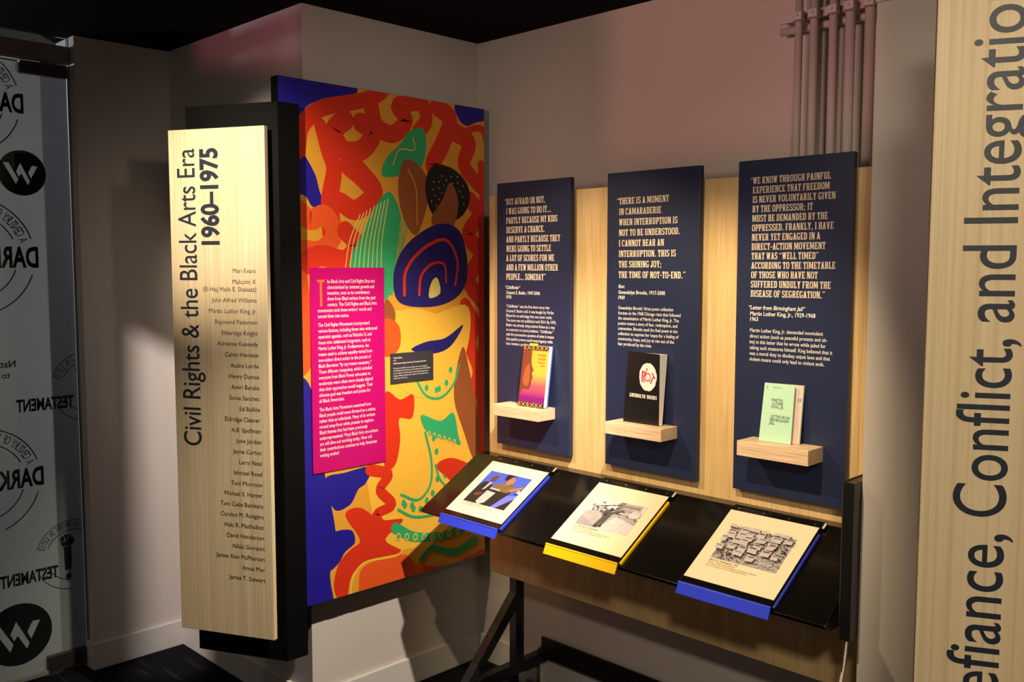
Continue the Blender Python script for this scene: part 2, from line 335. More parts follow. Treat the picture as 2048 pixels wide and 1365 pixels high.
SL = {
 'A': ([_d(.03, 0, .18, 1), _d(.35, 0, .20, 1), _r(.15, .20, .40, .31), _r(-.01, 0, .22, .075), _r(.32, 0, .56, .075)], .55),
 'B': (_s(.04) + [_r(.2, .87, .28, 1), _r(.2, .46, .28, .57), _r(.2, 0, .28, .13)] + _a(.26, .735, .22, .265, -90, 90) + _a(.26, .285, .245, .285, -90, 90), .53),
 'C': (_a(.26, .5, .26, .5, 42, 318, n=18) + [_r(.43, .64, .50, .97), _r(.43, .10, .48, .30)], .51),
 'D': (_s(.04) + [_r(.2, .87, .26, 1), _r(.2, 0, .26, .13)] + _a(.25, .5, .26, .5, -90, 90, n=16), .53),
 'E': (_s(.04) + [_r(.2, .875, .46, 1), _r(.2, .44, .38, .56), _r(.2, 0, .47, .125), _r(.40, .70, .46, .9), _r(.41, .1, .47, .30)], .49),
 'F': (_s(.04) + [_r(.2, .875, .46, 1), _r(.2, .43, .38, .55), _r(.40, .70, .46, .9)], .48),
 'G': (_a(.26, .5, .26, .5, 45, 300, n=18) + [_r(.43, .68, .49, .97), _r(.35, .0, .50, .44), _r(.27, .36, .55, .46)], .54),
 'H': (_s(.04) + _s(.34) + [_r(.2, .44, .34, .57)], .55),
 'I': (_s(.05), .27),
 'J': ([_r(.20, .25, .365, 1), _r(.15, .925, .42, 1), _r(.0, .2, .12, .33)] + _a(.18, .27, .185, .27, 180, 360), .42),
 'K': (_s(.04) + [_d(.18, .38, .37, 1, .16), _d(.37, 0, .19, .56, .18), _r(.33, .925, .57, 1), _r(.32, 0, .58, .075)], .58),
 'L': (_s(.04) + [_r(.2, 0, .45, .125), _r(.39, .1, .45, .34)], .47),
 'M': (_s(.03, .13) + _s(.53, .16) + [_d(.10, 1, .28, .12, .15), _d(.50, 1, .33, .12, .10)], .73),
 'N': (_s(.03, .12, o=.04) + _s(.40, .12, o=.04) + [_d(.06, 1, .34, 0, .18)], .56),
 'O': (_a(.265, .5, .265, .5, 0, 360, n=24), .53),
 'P': (_s(.04) + [_r(.2, .87, .28, 1), _r(.2, .38, .28, .50)] + _a(.27, .69, .225, .31, -90, 90), .50),
 'R': (_s(.04) + [_r(.2, .87, .28, 1), _r(.2, .42, .28, .54), _d(.34, 0, .24, .48, .17), _r(.36, 0, .57, .075)] + _a(.27, .71, .225, .29, -90, 90), .56),
 'S': (_a(.24, .735, .24, .265, 20, 270, .16, .13) + _a(.24, .275, .24, .275, -160, 90, .16, .13) + [_r(.40, .70, .46, .97), _r(.0, .04, .06, .32)], .48),
 'T': ([_r(.155, 0, .325, 1), _r(.08, 0, .40, .075), _r(0, .875, .48, 1), _r(0, .68, .065, .9), _r(.415, .68, .48, .9)], .49),
 'U': ([_r(.05, .25, .215, 1), _r(.375, .25, .51, 1), _r(.0, .925, .26, 1), _r(.32, .925, .55, 1)] + _a(.28, .27, .23, .27, 180, 360, .15), .56),
 'V': ([_d(.18, 0, .03, 1), _d(.20, 0, .36, 1, .14), _r(-.01, .925, .24, 1), _r(.31, .925, .55, 1)], .55),
 'W': ([_d(.14, 0, .03, 1, .15), _d(.17, 0, .29, 1, .12), _d(.40, 0, .30, 1, .15), _d(.44, 0, .55, 1, .12), _r(-.01, .925, .22, 1), _r(.50, .925, .72, 1)], .72),
 'X': ([_d(.02, 0, .34, 1, .15), _d(.34, 0, .02, 1, .17), _r(-.01, 0, .20, .075), _r(.30, 0, .55, .075), _r(-.01, .925, .22, 1), _r(.31, .925, .53, 1)], .54),
 'Y': ([_r(.19, 0, .355, .5), _r(.12, 0, .42, .075), _d(.19, .42, .02, 1), _d(.20, .42, .37, 1, .14), _r(-.02, .925, .23, 1), _r(.32, .925, .55, 1)], .54),
 '.': ([_r(.04, 0, .20, .17)], .24), ',': ([_r(.04, 0, .20, .17), [(.10, -.16), (.20, 0), (.09, 0)]], .24), ';': ([_r(.04, 0, .20, .17), [(.08, -.16), (.20, 0), (.08, 0)], _r(.04, .45, .20, .62)], .25),
 '-': ([_r(.02, .36, .28, .50)], .30), ' ': ([], .17),
 '“': ([disc(.09, .80, .085, 10), disc(.30, .80, .085, 10), [(.01, .80), (.09, .80), (.14, 1.02)], [(.22, .80), (.30, .80), (.35, 1.02)]], .42),
 '”': ([disc(.09, .92, .085, 10), disc(.30, .92, .085, 10), [(.17, .92), (.09, .92), (.04, .70)], [(.38, .92), (.30, .92), (.25, .70)]], .42)}
def slab_width(s_): return sum(SL[c][1] + .07 for c in s_) - .07
def slab_lines(name, fr, lines, mat, parent, h=0.0006):
    """lines: (text, x, baseline, cap height, horizontal scale)"""
    VV = []; FF = []
    for s_, x, y, cap, xs in lines:
        k = 0
        for ch in s_:
            P, w = SL[ch]
            for j, q in enumerate(P):
                b0 = len(VV); hh = h + (j % 30) * 2e-7 * 8
                for a, b_ in q: VV.append(fr.p(x + a * cap * xs, y + b_ * cap, hh))
                FF.append(tuple(range(b0, b0 + len(q))))
            x += (w + .07) * cap * xs
    return link(name, mesh(name, VV, FF, mat), parent)
def frame_gobo(name, label, lamp, quad, d=0.16, m=0.09):
    """four steel shutter plates in front of a lamp that let through only the beam towards quad"""
    lamp = Vector(lamp); c = sum((Vector(q) for q in quad), Vector()) / 4; n_ = (c - lamp).normalized(); P = []
    for q in quad:
        r_ = (Vector(q) - lamp); P.append(lamp + r_ * (d / r_.dot(n_)))
    ce_ = sum(P, Vector()) / 4; O_ = [ce_ + (p - ce_).normalized() * ((p - ce_).length + m) for p in P]
    t_ = thing(name, label, 'spotlight', tuple(lamp)); bk = n_ * 0.002
    for i in range(4):
        j = (i + 1) % 4; a, b_, c_, d_ = P[i], P[j], O_[j], O_[i]
        hexa('shutter_plate', [a, b_, c_, d_, a + bk, b_ + bk, c_ + bk, d_ + bk], MT['black'], t_)
    B0 = [lamp - n_ * 0.05 + (p - ce_).normalized() * 0.05 for p in O_]; 
    for i in range(4):
        j = (i + 1) % 4; hexa('housing_side', [O_[i], O_[j], B0[j], B0[i], O_[i] * 1.0 + (O_[i] - ce_) * 0.02, O_[j] + (O_[j] - ce_) * 0.02, B0[j] + (B0[j] - ce_) * 0.01, B0[i] + (B0[i] - ce_) * 0.01], MT['black'], t_)
    cyl('stem', lamp - n_ * 0.05, (lamp - n_ * 0.05).to_tuple()[:2] + (2.43,), 0.008, MT['black'], t_)
    return t_
# ------------------------------------------------------------ mural print: (colour, kind, points in metres y, z)
MURAL = [('blue',0,[(-0.937,2.181),(-0.77,2.174),(-0.63,2.171),(-0.654,2.132),(-0.752,2.116),(-0.824,2.082),(-0.855,2.022),(-0.941,1.997)]),('blue',0,[(-0.185,2.17),(-0.025,2.177),(-0.025,2.134),(-0.09,2.112),(-0.131,2.096),(-0.17,2.114)]),('blue',0,[(-0.942,1.951),(-0.853,1.944),(-0.798,1.877),(-0.777,1.814),(-0.755,1.767),(-0.806,1.766),(-0.841,1.803),(-0.945,1.812)]),('blue',0,[(-0.937,1.214),(-0.853,1.215),(-0.813,1.138),(-0.793,0.969),(-0.756,0.794),(-0.735,0.652),(-0.761,0.537),(-0.756,0.38),(-0.955,0.401)]),('blue',0,[(-0.775,0.865),(-0.695,0.876),(-0.586,0.88),(-0.608,0.827),(-0.642,0.808),(-0.676,0.762),(-0.741,0.757)]),('blue',0,[(-0.769,0.668),(-0.678,0.675),(-0.658,0.627),(-0.699,0.601),(-0.73,0.565),(-0.771,0.557)]),('red',(0.057,0.0494),[(-0.857,1.944),(-0.84,2.02),(-0.772,2.082),(-0.655,2.116),(-0.564,2.143),(-0.513,2.177)]),('red',(0.0456,0.076),[(-0.773,2.031),(-0.746,1.953),(-0.722,1.891),(-0.739,1.792),(-0.733,1.678)]),('red',(0.0684,0.0684),[(-0.675,2.058),(-0.719,2.017),(-0.685,1.959),(-0.608,1.966),(-0.558,2.034),(-0.611,2.055)]),('red',(0.0646,0.057),[(-0.573,2.136),(-0.549,2.055),(-0.477,2.032),(-0.419,2.086),(-0.454,2.13),(-0.351,2.15),(-0.328,2.096),(-0.361,2.054)]),('red',(0.0684,0.0722),[(-0.276,2.148),(-0.214,2.109),(-0.253,2.015),(-0.297,1.94),(-0.254,1.904)]),('red',(0.0836,0.0646),[(-0.658,1.912),(-0.61,1.879),(-0.56,1.822),(-0.636,1.764),(-0.7,1.788)]),('red',(0.0722,0.057),[(-0.202,2.071),(-0.121,2.035),(-0.146,1.952),(-0.07,1.879)]),('red',(0.0228,0.0304),[(-0.141,2.077),(-0.059,2.093),(-0.026,2.036)]),('orange',(0.0684,0.0608),[(-0.86,1.754),(-0.813,1.724),(-0.759,1.742),(-0.725,1.678),(-0.78,1.628),(-0.844,1.63)]),('red',(0.0722,0.0646),[(-0.845,1.579),(-0.781,1.609),(-0.683,1.596),(-0.638,1.647),(-0.681,1.693)]),('red',(0.0646,0.0684),[(-0.117,1.824),(-0.071,1.77),(-0.127,1.693),(-0.066,1.619),(-0.123,1.525),(-0.061,1.448)]),('red',(0.0342,0.0456),[(-0.06,1.959),(-0.05,1.79),(-0.055,1.6),(-0.051,1.371),(-0.062,1.139),(-0.057,0.905),(-0.053,0.667)]),('orange',(0.0646,0.038),[(-0.861,1.531),(-0.841,1.402),(-0.859,1.273)]),('orange',0,[(-0.864,1.403),(-0.82,1.368),(-0.81,1.269),(-0.867,1.221)]),('red',(0.0532,0.057),[(-0.144,1.431),(-0.093,1.353),(-0.119,1.278),(-0.078,1.179),(-0.109,1.086)]),('green',0,[(-0.526,1.885),(-0.508,1.944),(-0.446,2.001),(-0.401,2.05),(-0.342,2.063),(-0.329,1.991),(-0.362,1.917),(-0.448,1.89)]),('yellow',(0.0038,0.0038),[(-0.478,1.926),(-0.451,1.98),(-0.384,1.986),(-0.388,2.027)]),('green',0,[(-0.663,1.596),(-0.613,1.681),(-0.553,1.785),(-0.492,1.832),(-0.449,1.755),(-0.459,1.668),(-0.487,1.528),(-0.518,1.459),(-0.656,1.496)]),('pale',(0.0042,0.003),[(-0.62,1.748),(-0.662,1.663),(-0.684,1.563)]),('pale',(0.0042,0.003),[(-0.605,1.755),(-0.646,1.663),(-0.665,1.563)]),('pale',(0.0042,0.003),[(-0.591,1.763),(-0.629,1.664),(-0.647,1.563)]),('pale',(0.0042,0.003),[(-0.576,1.77),(-0.613,1.664),(-0.629,1.563)]),('pale',(0.0042,0.003),[(-0.561,1.778),(-0.596,1.665),(-0.61,1.563)]),('pale',(0.0042,0.003),[(-0.546,1.785),(-0.579,1.665),(-0.591,1.563)]),('pale',(0.0042,0.003),[(-0.531,1.793),(-0.563,1.665),(-0.573,1.563)]),('pale',(0.0042,0.003),[(-0.516,1.8),(-0.546,1.666),(-0.553,1.563)]),('pale',(0.0042,0.003),[(-0.501,1.808),(-0.529,1.666),(-0.534,1.563)]),('green',(0.0042,0.0038),[(-0.488,1.805),(-0.467,1.719),(-0.491,1.597),(-0.509,1.476)]),('green',(0.0042,0.0038),[(-0.475,1.799),(-0.456,1.72),(-0.484,1.597),(-0.505,1.476)]),('green',(0.0042,0.0038),[(-0.462,1.793),(-0.445,1.72),(-0.477,1.598),(-0.501,1.476)]),('green',(0.0042,0.0038),[(-0.449,1.786),(-0.434,1.721),(-0.471,1.598),(-0.496,1.476)]),('green',(0.0042,0.0038),[(-0.436,1.78),(-0.423,1.721),(-0.464,1.598),(-0.492,1.475)]),('green',(0.0042,0.0038),[(-0.422,1.773),(-0.412,1.721),(-0.458,1.598),(-0.488,1.475)]),('brown',0,[(-0.434,1.943),(-0.366,1.935),(-0.316,1.871),(-0.331,1.778),(-0.378,1.687),(-0.432,1.738),(-0.457,1.841)]),('gold',(0.0047,0.0038),[(-0.412,1.917),(-0.376,1.846),(-0.373,1.723)]),('black',0,[(-0.292,1.94),(-0.211,1.936),(-0.141,1.893),(-0.117,1.832),(-0.152,1.767),(-0.226,1.738),(-0.298,1.761),(-0.33,1.824),(-0.33,1.891)]),('pale','dot',[(-0.215,1.837),0.0026]),('pale','dot',[(-0.24,1.825),0.0026]),('pale','dot',[(-0.224,1.859),0.0026]),('pale','dot',[(-0.208,1.817),0.0026]),('pale','dot',[(-0.257,1.84),0.0026]),('pale','dot',[(-0.195,1.856),0.0026]),('pale','dot',[(-0.236,1.802),0.0026]),('pale','dot',[(-0.245,1.869),0.0026]),('pale','dot',[(-0.184,1.825),0.0026]),('pale','dot',[(-0.269,1.818),0.0026]),('pale','dot',[(-0.205,1.879),0.0026]),('pale','dot',[(-0.21,1.793),0.0026]),('pale','dot',[(-0.272,1.858),0.0026]),('pale','dot',[(-0.171,1.851),0.0026]),('pale','dot',[(-0.259,1.792),0.0026]),('pale','dot',[(-0.234,1.89),0.0026]),('pale','dot',[(-0.178,1.804),0.0026]),('pale','dot',[(-0.289,1.83),0.0026]),('pale','dot',[(-0.179,1.882),0.0026]),('pale','dot',[(-0.228,1.776),0.0026]),('pale','dot',[(-0.27,1.881),0.0026]),('pale','dot',[(-0.155,1.833),0.0026]),('pale','dot',[(-0.284,1.795),0.0026]),('pale','dot',[(-0.211,1.903),0.0026]),('pale','dot',[(-0.187,1.78),0.0026]),('pale','dot',[(-0.298,1.852),0.0026]),('pale','dot',[(-0.154,1.873),0.0026]),('pale','dot',[(-0.255,1.768),0.0026]),('pale','dot',[(-0.255,1.903),0.0026]),('pale','dot',[(-0.15,1.807),0.0026]),('pale','dot',[(-0.305,1.811),0.0026]),('pale','dot',[(-0.181,1.906),0.0026]),('pale','dot',[(-0.209,1.76),0.0026]),('pale','dot',[(-0.296,1.879),0.0026]),('brown',0,[(-0.308,1.743),(-0.255,1.817),(-0.216,1.881),(-0.177,1.817),(-0.197,1.728),(-0.256,1.683)]),('navy',0,[(-0.453,1.446),(-0.483,1.528),(-0.451,1.619),(-0.373,1.687),(-0.265,1.73),(-0.172,1.707),(-0.133,1.6),(-0.143,1.506),(-0.204,1.451),(-0.315,1.428)]),('red',(0.0133,0.0095),[(-0.434,1.474),(-0.424,1.563),(-0.346,1.638),(-0.241,1.672),(-0.183,1.599),(-0.193,1.507)]),('red',(0.0114,0.0076),[(-0.366,1.473),(-0.356,1.541),(-0.304,1.584),(-0.247,1.581),(-0.238,1.515)]),('pale',0,[(-0.32,1.461),(-0.31,1.515),(-0.281,1.533),(-0.267,1.478)]),('yellow',0,[(-0.475,1.419),(-0.315,1.399),(-0.144,1.431),(-0.119,1.335),(-0.17,1.187),(-0.27,1.101),(-0.411,1.115),(-0.5,1.212),(-0.507,1.353)]),('brown',0,[(-0.155,1.273),(-0.124,1.183),(-0.094,1.065),(-0.068,0.906),(-0.1,0.833),(-0.156,0.956),(-0.201,1.076),(-0.19,1.188)]),('navy',0,[(-0.405,1.277),(-0.335,1.302),(-0.244,1.311),(-0.154,1.356),(-0.22,1.277),(-0.312,1.256)]),('brown',0,[(-0.518,1.459),(-0.475,1.415),(-0.489,1.353),(-0.524,1.333)]),('orange',0,[(-0.524,1.389),(-0.462,1.369),(-0.454,1.298),(-0.49,1.261),(-0.529,1.274)]),('red',0,[(-0.527,1.126),(-0.457,1.102),(-0.397,1.114),(-0.403,1.031),(-0.462,1.034),(-0.458,0.958),(-0.482,0.871),(-0.53,0.878)]),('red',(0.0418,0.0342),[(-0.591,0.87),(-0.513,0.84),(-0.549,0.792),(-0.497,0.729),(-0.567,0.706),(-0.529,0.645)]),('red',0,[(-0.697,0.731),(-0.635,0.744),(-0.55,0.685),(-0.448,0.665),(-0.529,0.609),(-0.458,0.55),(-0.595,0.551),(-0.672,0.516),(-0.702,0.418),(-0.746,0.482),(-0.728,0.564),(-0.679,0.605),(-0.637,0.632)]),('orange',0,[(-0.648,0.439),(-0.634,0.525),(-0.552,0.542),(-0.44,0.535),(-0.375,0.483),(-0.225,0.448),(-0.042,0.466),(-0.029,0.362),(-0.683,0.36)]),('yellow',(0.0095,0.0076),[(-0.682,0.413),(-0.672,0.498),(-0.617,0.546),(-0.486,0.541),(-0.449,0.555)]),('green',(0.0095,0.0095),[(-0.392,1.182),(-0.341,1.108),(-0.27,1.09),(-0.206,1.133),(-0.175,1.206)]),('green','dot',[(-0.349,1.171),0.0105]),('green','dot',[(-0.335,1.133),0.0105]),('green','dot',[(-0.288,1.121),0.0105]),('green','dot',[(-0.275,1.124),0.0105]),('green','dot',[(-0.239,1.143),0.0105]),('green','dot',[(-0.219,1.19),0.0105]),('green',0,[(-0.361,1.037),(-0.27,1.004),(-0.206,1.027),(-0.182,0.94),(-0.172,0.901),(-0.232,0.928),(-0.29,0.943),(-0.343,0.98)]),('yellow','dot',[(-0.324,0.962),0.009]),('green','dot',[(-0.324,0.962),0.005]),('yellow','dot',[(-0.3,0.953),0.009]),('green','dot',[(-0.3,0.953),0.005]),('yellow','dot',[(-0.276,0.944),0.009]),('green','dot',[(-0.276,0.944),0.005]),('yellow','dot',[(-0.251,0.935),0.009]),('green','dot',[(-0.251,0.935),0.005]),('yellow','dot',[(-0.227,0.926),0.009]),('green','dot',[(-0.227,0.926),0.005]),('yellow','dot',[(-0.202,0.916),0.009]),('green','dot',[(-0.202,0.916),0.005]),('green',(0.0095,0.0095),[(-0.343,0.969),(-0.315,0.864),(-0.321,0.772),(-0.378,0.726),(-0.456,0.758)]),('green','dot',[(-0.303,0.944),0.0105]),('green','dot',[(-0.289,0.892),0.0105]),('green','dot',[(-0.283,0.835),0.0105]),('green','dot',[(-0.285,0.788),0.0105]),('green','dot',[(-0.309,0.739),0.0105]),('green','dot',[(-0.338,0.716),0.0105]),('green','dot',[(-0.407,0.711),0.0105]),('green','dot',[(-0.446,0.727),0.0105]),('green',(0.0076,0.0076),[(-0.296,0.843),(-0.272,0.783),(-0.223,0.736)]),('green','dot',[(-0.256,0.828),0.0105]),('green','dot',[(-0.248,0.797),0.0105]),('green','dot',[(-0.216,0.767),0.0105]),('green',(0.0095,0.0095),[(-0.47,0.706),(-0.393,0.665),(-0.273,0.658),(-0.147,0.677)]),('green','dot',[(-0.439,0.717),0.0105]),('green','dot',[(-0.4,0.697),0.0105]),('green','dot',[(-0.368,0.69),0.0105]),('green','dot',[(-0.309,0.687),0.0105]),('green','dot',[(-0.256,0.689),0.0105]),('green','dot',[(-0.193,0.699),0.0105]),('green',(0.038,0.0266),[(-0.484,0.643),(-0.393,0.591),(-0.249,0.569),(-0.095,0.584)]),('yellow','dot',[(-0.471,0.608),0.0125]),('green','dot',[(-0.471,0.608),0.008]),('yellow','dot',[(-0.433,0.599),0.0125]),('green','dot',[(-0.433,0.599),0.008]),('yellow','dot',[(-0.393,0.591),0.0125]),('green','dot',[(-0.393,0.591),0.008]),('yellow','dot',[(-0.353,0.583),0.0125]),('green','dot',[(-0.353,0.583),0.008]),('yellow','dot',[(-0.313,0.574),0.0125]),('green','dot',[(-0.313,0.574),0.008]),('yellow','dot',[(-0.271,0.572),0.0125]),('green','dot',[(-0.271,0.572),0.008]),('yellow','dot',[(-0.229,0.57),0.0125]),('green','dot',[(-0.229,0.57),0.008]),('yellow','dot',[(-0.186,0.568),0.0125]),('green','dot',[(-0.186,0.568),0.008]),('yellow','dot',[(-0.142,0.566),0.0125]),('green','dot',[(-0.142,0.566),0.008]),('green',(0.0152,0.0304),[(-0.366,0.499),(-0.318,0.534),(-0.274,0.517),(-0.199,0.493),(-0.096,0.517)]),('red',0,[(-0.291,0.838),(-0.222,0.858),(-0.121,0.816),(-0.042,0.745),(-0.042,0.646),(-0.147,0.704),(-0.223,0.774)])]

# ============================================================ THE ROOM
H = 2.43
fl = struct(box('floor', -4.0, 6.0, -6.0, 0.12, -0.05, 0.0, MT['carpet'], loc=(0, 0, 0)))
ce = struct(box('ceiling', -4.0, 6.0, -6.0, 0.12, H, H + 0.05, MT['ceil'], loc=(0, 0, H)))
wb = struct(box('wall_back', 0.0, 2.6, 0.0, 0.12, 0, H, MT['wall'], loc=(1, 0, 0)))
wl = struct(box('wall_left', -0.90, 0.0, -0.7845, 0.12, 0, H, MT['wall'], loc=(0, -0.4, 0)))
wf = struct(box('wall_entrance', -1.15, -0.9697, -1.1494, 0.12, 0, H, MT['wall'], loc=(-1, -0.8, 0)))
wf2 = struct(box('wall_recess', -0.9697, -0.90, -0.7845, 0.12, 0, H, MT['wall'], loc=(-.93, -0.4, 0)))
wr = struct(box('wall_right', 1.7525, 3.9, -0.42, 0.0, 0, H, MT['wall'], loc=(2, -0.2, 0)))
sf = struct(box('soffit_strip', 1.7525, 3.9, -0.428, -0.42, 2.157, H, MT['soffit'], loc=(2, -0.42, 2.157)))  # pale upright strip added in place of the lit soffit
fw = struct(box('wall_foyer', -4.0, -3.9, -6.0, 0.12, 0, H, MT['foyer'], loc=(-4, -3, 0)))
fw = struct(box('wall_foyer_back', -3.9, -1.15, 0.0, 0.12, 0, H, MT['foyer'], loc=(-3, 0, 0)))
BB = 0.105; T = 0.014
def baseboard(name, x0, x1, y0, y1, loc): 
    return struct(box(name, x0, x1, y0, y1, 0, BB, MT['base'], None, 0.003, loc))
baseboard('baseboard_back', 0.0, 1.7525, -T, 0.0, (0.8, 0, 0))
baseboard('baseboard_left', 0.0, T, -0.7845 - T, -T, (0, -0.4, 0))
baseboard('baseboard_recess', -0.9697 + T, 0.0, -0.7845 - T, -0.7845, (-0.5, -0.78, 0))
baseboard('baseboard_entrance', -0.9697, -0.9697 + T, -1.1494 - T, -0.7845, (-0.96, -0.97, 0))
baseboard('baseboard_end', -1.03, -0.9697, -1.1494 - T, -1.1494, (-1.0, -1.15, 0))
baseboard('baseboard_right', 1.7525, 3.9, -0.42 - T, -0.42, (2.2, -0.42, 0))

# ============================================================ GLASS DOOR (mirrored print seen from inside)
door = bpy.data.objects.new('door_1', None); COL.objects.link(door); door.location = (-1.03, -1.6, 0); door['kind'] = 'structure'
DX = -1.03
box('glass_pane', DX - 0.008, DX, -2.30, -1.153, 0.012, 2.33, MT['glass'], door, 0.0015)
box('transom_pane', DX - 0.008, DX, -2.30, -1.153, 2.39, H - 0.002, MT['glass'], door)
box('frosted_film', DX - 0.0105, DX - 0.010, -2.30, -1.156, 0.015, 2.318, MT['film'], door)
box('header_rail', DX - 0.03, DX + 0.028, -2.30, -1.150, 2.330, 2.392, MT['headmetal'], door, 0.002)
box('top_patch_fitting', DX - 0.02, DX + 0.012, -1.322, -1.158, 2.278, 2.324, MT['bronze'], door, 0.002)
box('bottom_patch_fitting', DX - 0.02, DX + 0.012, -1.304, -1.152, 0.016, 0.078, MT['bronze'], door, 0.002)
box('bottom_rail', DX - 0.02, DX + 0.008, -2.30, -1.305, 0.010, 0.024, MT['headmetal'], door, 0.001)
box('glazing_channel', DX - 0.014, DX + 0.006, -1.1525, -1.1505, 0.10, H - 0.002, MT['headmetal'], door)
DF = Fr((DX - 0.0086, 0, 0), (0, -1, 0), (0, 0, 1))          # writing runs towards -y: it reads from outside
DP = Fr((DX - 0.0098, 0, 0), (0, 1, 0), (0, 0, 1))
decal = pc('door_print_dark', (0.006, 0.007, 0.010)); decal_g = pc('door_print_green', (0.006, 0.030, 0.012)); decal_b = pc('door_print_bronze', (0.030, 0.022, 0.015))
filmink = pc('door_print_light', (0.17, 0.20, 0.21))
def wlogo(cy, cz, r, mt):
    k = r / 293.0; g = lambda L: [(cy + (x - 285) * k, cz - (y - 727) * k) for x, y in L]
    outer = clip(disc(cy, cz, r, 64), -2.25, -1.157, 0.02, 2.31)
    holes = [g([(55, 600), (125, 605), (235, 810), (205, 875)]), g([(265, 598), (375, 830), (350, 882), (275, 735), (243, 780), (212, 712)]), g([(408, 627), (475, 632), (390, 795), (358, 720)])]
    loops = [[Vector((a, b_, 0)) for a, b_ in L_] for L_ in [outer] + holes]; flat = [v for L_ in loops for v in L_]
    link('round_w_emblem', mesh('emblem', [DP.p(v.x, v.y, 0.0006) for v in flat], [tuple(t_) for t_ in tessellate_polygon(loops)], mt), door)
wlogo(-1.3229, 1.917, 0.0825, decal_g)
wlogo(-1.400, 0.190, 0.118, decal)
def testament(cy, cz, s, mt):
    cu = -cy; P = []
    for r in (0.2 * s, 0.145 * s):
        P += arc(cu, cz, r, 0.0042 * s, 18 if r > .17 * s else 24, 162 if r > .17 * s else 156); P += arc(cu, cz, r, 0.0042 * s, 198, 250, 16); P += arc(cu, cz, r, 0.0042 * s, 275, 335, 16)
    # raised fist on a fountain-pen shaft
    fx = cu + 0.026 * s; g = lambda L: [(fx + a * s, cz + b_ * s) for a, b_ in L]
    P += [g([(-.020, .050), (-.017, -.085), (.018, -.085), (.022, .050)]), g([(-.015, -.090), (-.013, -.094), (.014, -.094), (.015, -.090)]),
          g([(-.022, .052), (-.038, .074), (-.036, .098), (-.014, .108), (.012, .080), (.038, .082), (.034, .066), (.024, .052)]),
          g([(.014, .084), (.022, .116), (.036, .108), (.040, .086)]), g([(-.010, .110), (.006, .123), (.018, .116), (.010, .086)]), g([(-.032, .104), (-.016, .120), (-.008, .116), (-.014, .112)]),
          g([(-.008, -.102), (.008, -.102), (.018, -.120), (.003, -.156), (.0015, -.132), (-.0015, -.132), (-.003, -.156), (-.018, -.120)])]
    bounds = (1.157, 2.25, 0.02, 2.31)
    printed('round_testament_emblem', DF, [(mt, P)], door, 0.0006, 0.0, bounds)
    L = [('DARK', cu - 0.21 * s, cz - 0.035 * s, 0.066 * s, 0, 'L', 0.035), ('TESTAMENT', cu + 0.08 * s, cz - 0.112 * s, 0.064 * s, 0, 'L', 0.035)]
    L = [(t_, x, z, c, fit(t_, w * s, c, bo), al, bo) for (t_, x, z, c, _, al, bo), w in zip(L, (0.16, 0.30))]
    L = [q for q in L if q[1] > 1.16]
    if L: lettering('lettering', DF, L, mt, door, 0.0008)
    # ring of small letters
    txt = 'A CENTURY OF BLACK WRITERS ON JUSTICE'; VV = []; FF = []
    for i, ch in enumerate(txt):
        if ch == ' ': continue
        an = R(163 - 146 * (i + 0.5) / len(txt)); V, F = glyphs(ch, 0.0); k = 0.030 * s / CAP; w = sum(width(ch)) / 2
        c = Vector((cu, cz)) + Vector((math.cos(an), math.sin(an))) * 0.158 * s; ux = Vector((math.sin(an), -math.cos(an))); vy = Vector((math.cos(an), math.sin(an)))
        if c.x < 1.162: continue
        b0 = len(VV)
        for a, b_ in V:
            q = c + ux * (a - w) * k * 0.55 + vy * b_ * k; VV.append(DF.p(q.x, q.y, 0.0008))
        FF += [tuple(b0 + j for j in f) for f in F]
    link('ring_lettering', mesh('ring', VV, FF, mt), door)
testament(-1.515, 2.170, 0.98, decal); testament(-1.505, 1.610, 1.08, decal); testament(-1.500, 0.785, 1.0, decal_b)
testament(-1.196, 0.456, 0.685, decal); testament(-1.116, 1.110, 0.685, decal_b)
lettering('lettering', DF, [('Nat', 1.372, 1.203, 0.024, 1.0, 'L', 0.02), ('to', 1.392, 1.163, 0.022, 1.0, 'L', 0.02)], decal, door, 0.0008)

# ============================================================ PIPES
def pipe(x, r, label, y=-0.08):
    t_ = thing('riser_pipe', label, 'pipe', (x, y, 0.62), 'painted riser pipes in the corner')
    link('pipe_tube', join_me('pipe', [cyl_me('p', (x, y, 0.62), (x, y, H - 0.002), r, MT['pipe'], 20)]), t_)
    z = 2.257; ring = [cyl_me('c', (x, y, z - 0.011), (x, y, z + 0.011), r + 0.004, MT['pipe'], 20)]
    cl = link('pipe_clamp', join_me('clamp', ring), t_)
    hexa('clamp_ear', [(x - .006, y - r - .016, z - .011), (x + .020, y - r - .016, z - .011), (x + .020, y - r, z - .013), (x - .006, y - r, z - .013),
                       (x - .006, y - r - .016, z + .010), (x + .020, y - r - .016, z + .010), (x + .020, y - r, z + .012), (x - .006, y - r, z + .012)], MT['pipe'], cl, 0.001)
    cyl('screw', (x + .006, y - r - .021, z), (x + .006, y - r - .015, z), .0045, MT['pipe'], cl, 8)
    return t_
pipe(1.3835, 0.0105, 'leftmost of the five painted riser pipes above the navy panels')
pipe(1.4285, 0.0115, 'second riser pipe from the left, painted wall colour, clamped to the rail')
pipe(1.4835, 0.0115, 'middle one of the five painted riser pipes')
pipe(1.5310, 0.0135, 'fourth riser pipe from the left, thickest one, painted wall colour')
pipe(1.5850, 0.0140, 'rightmost riser pipe, running down beside the wall corner')
t_ = thing('pipe_rail', 'painted slotted strut holding the five riser pipes at the top', 'rail', (1.45, -0.03, 2.26))
box('strut_channel', 1.315, 1.66, -0.066, -0.001, 2.262, 2.276, MT['pipe'], t_, 0.001)
box('strut_lip', 1.315, 1.66, -0.068, -0.062, 2.252, 2.262, MT['pipe'], t_)
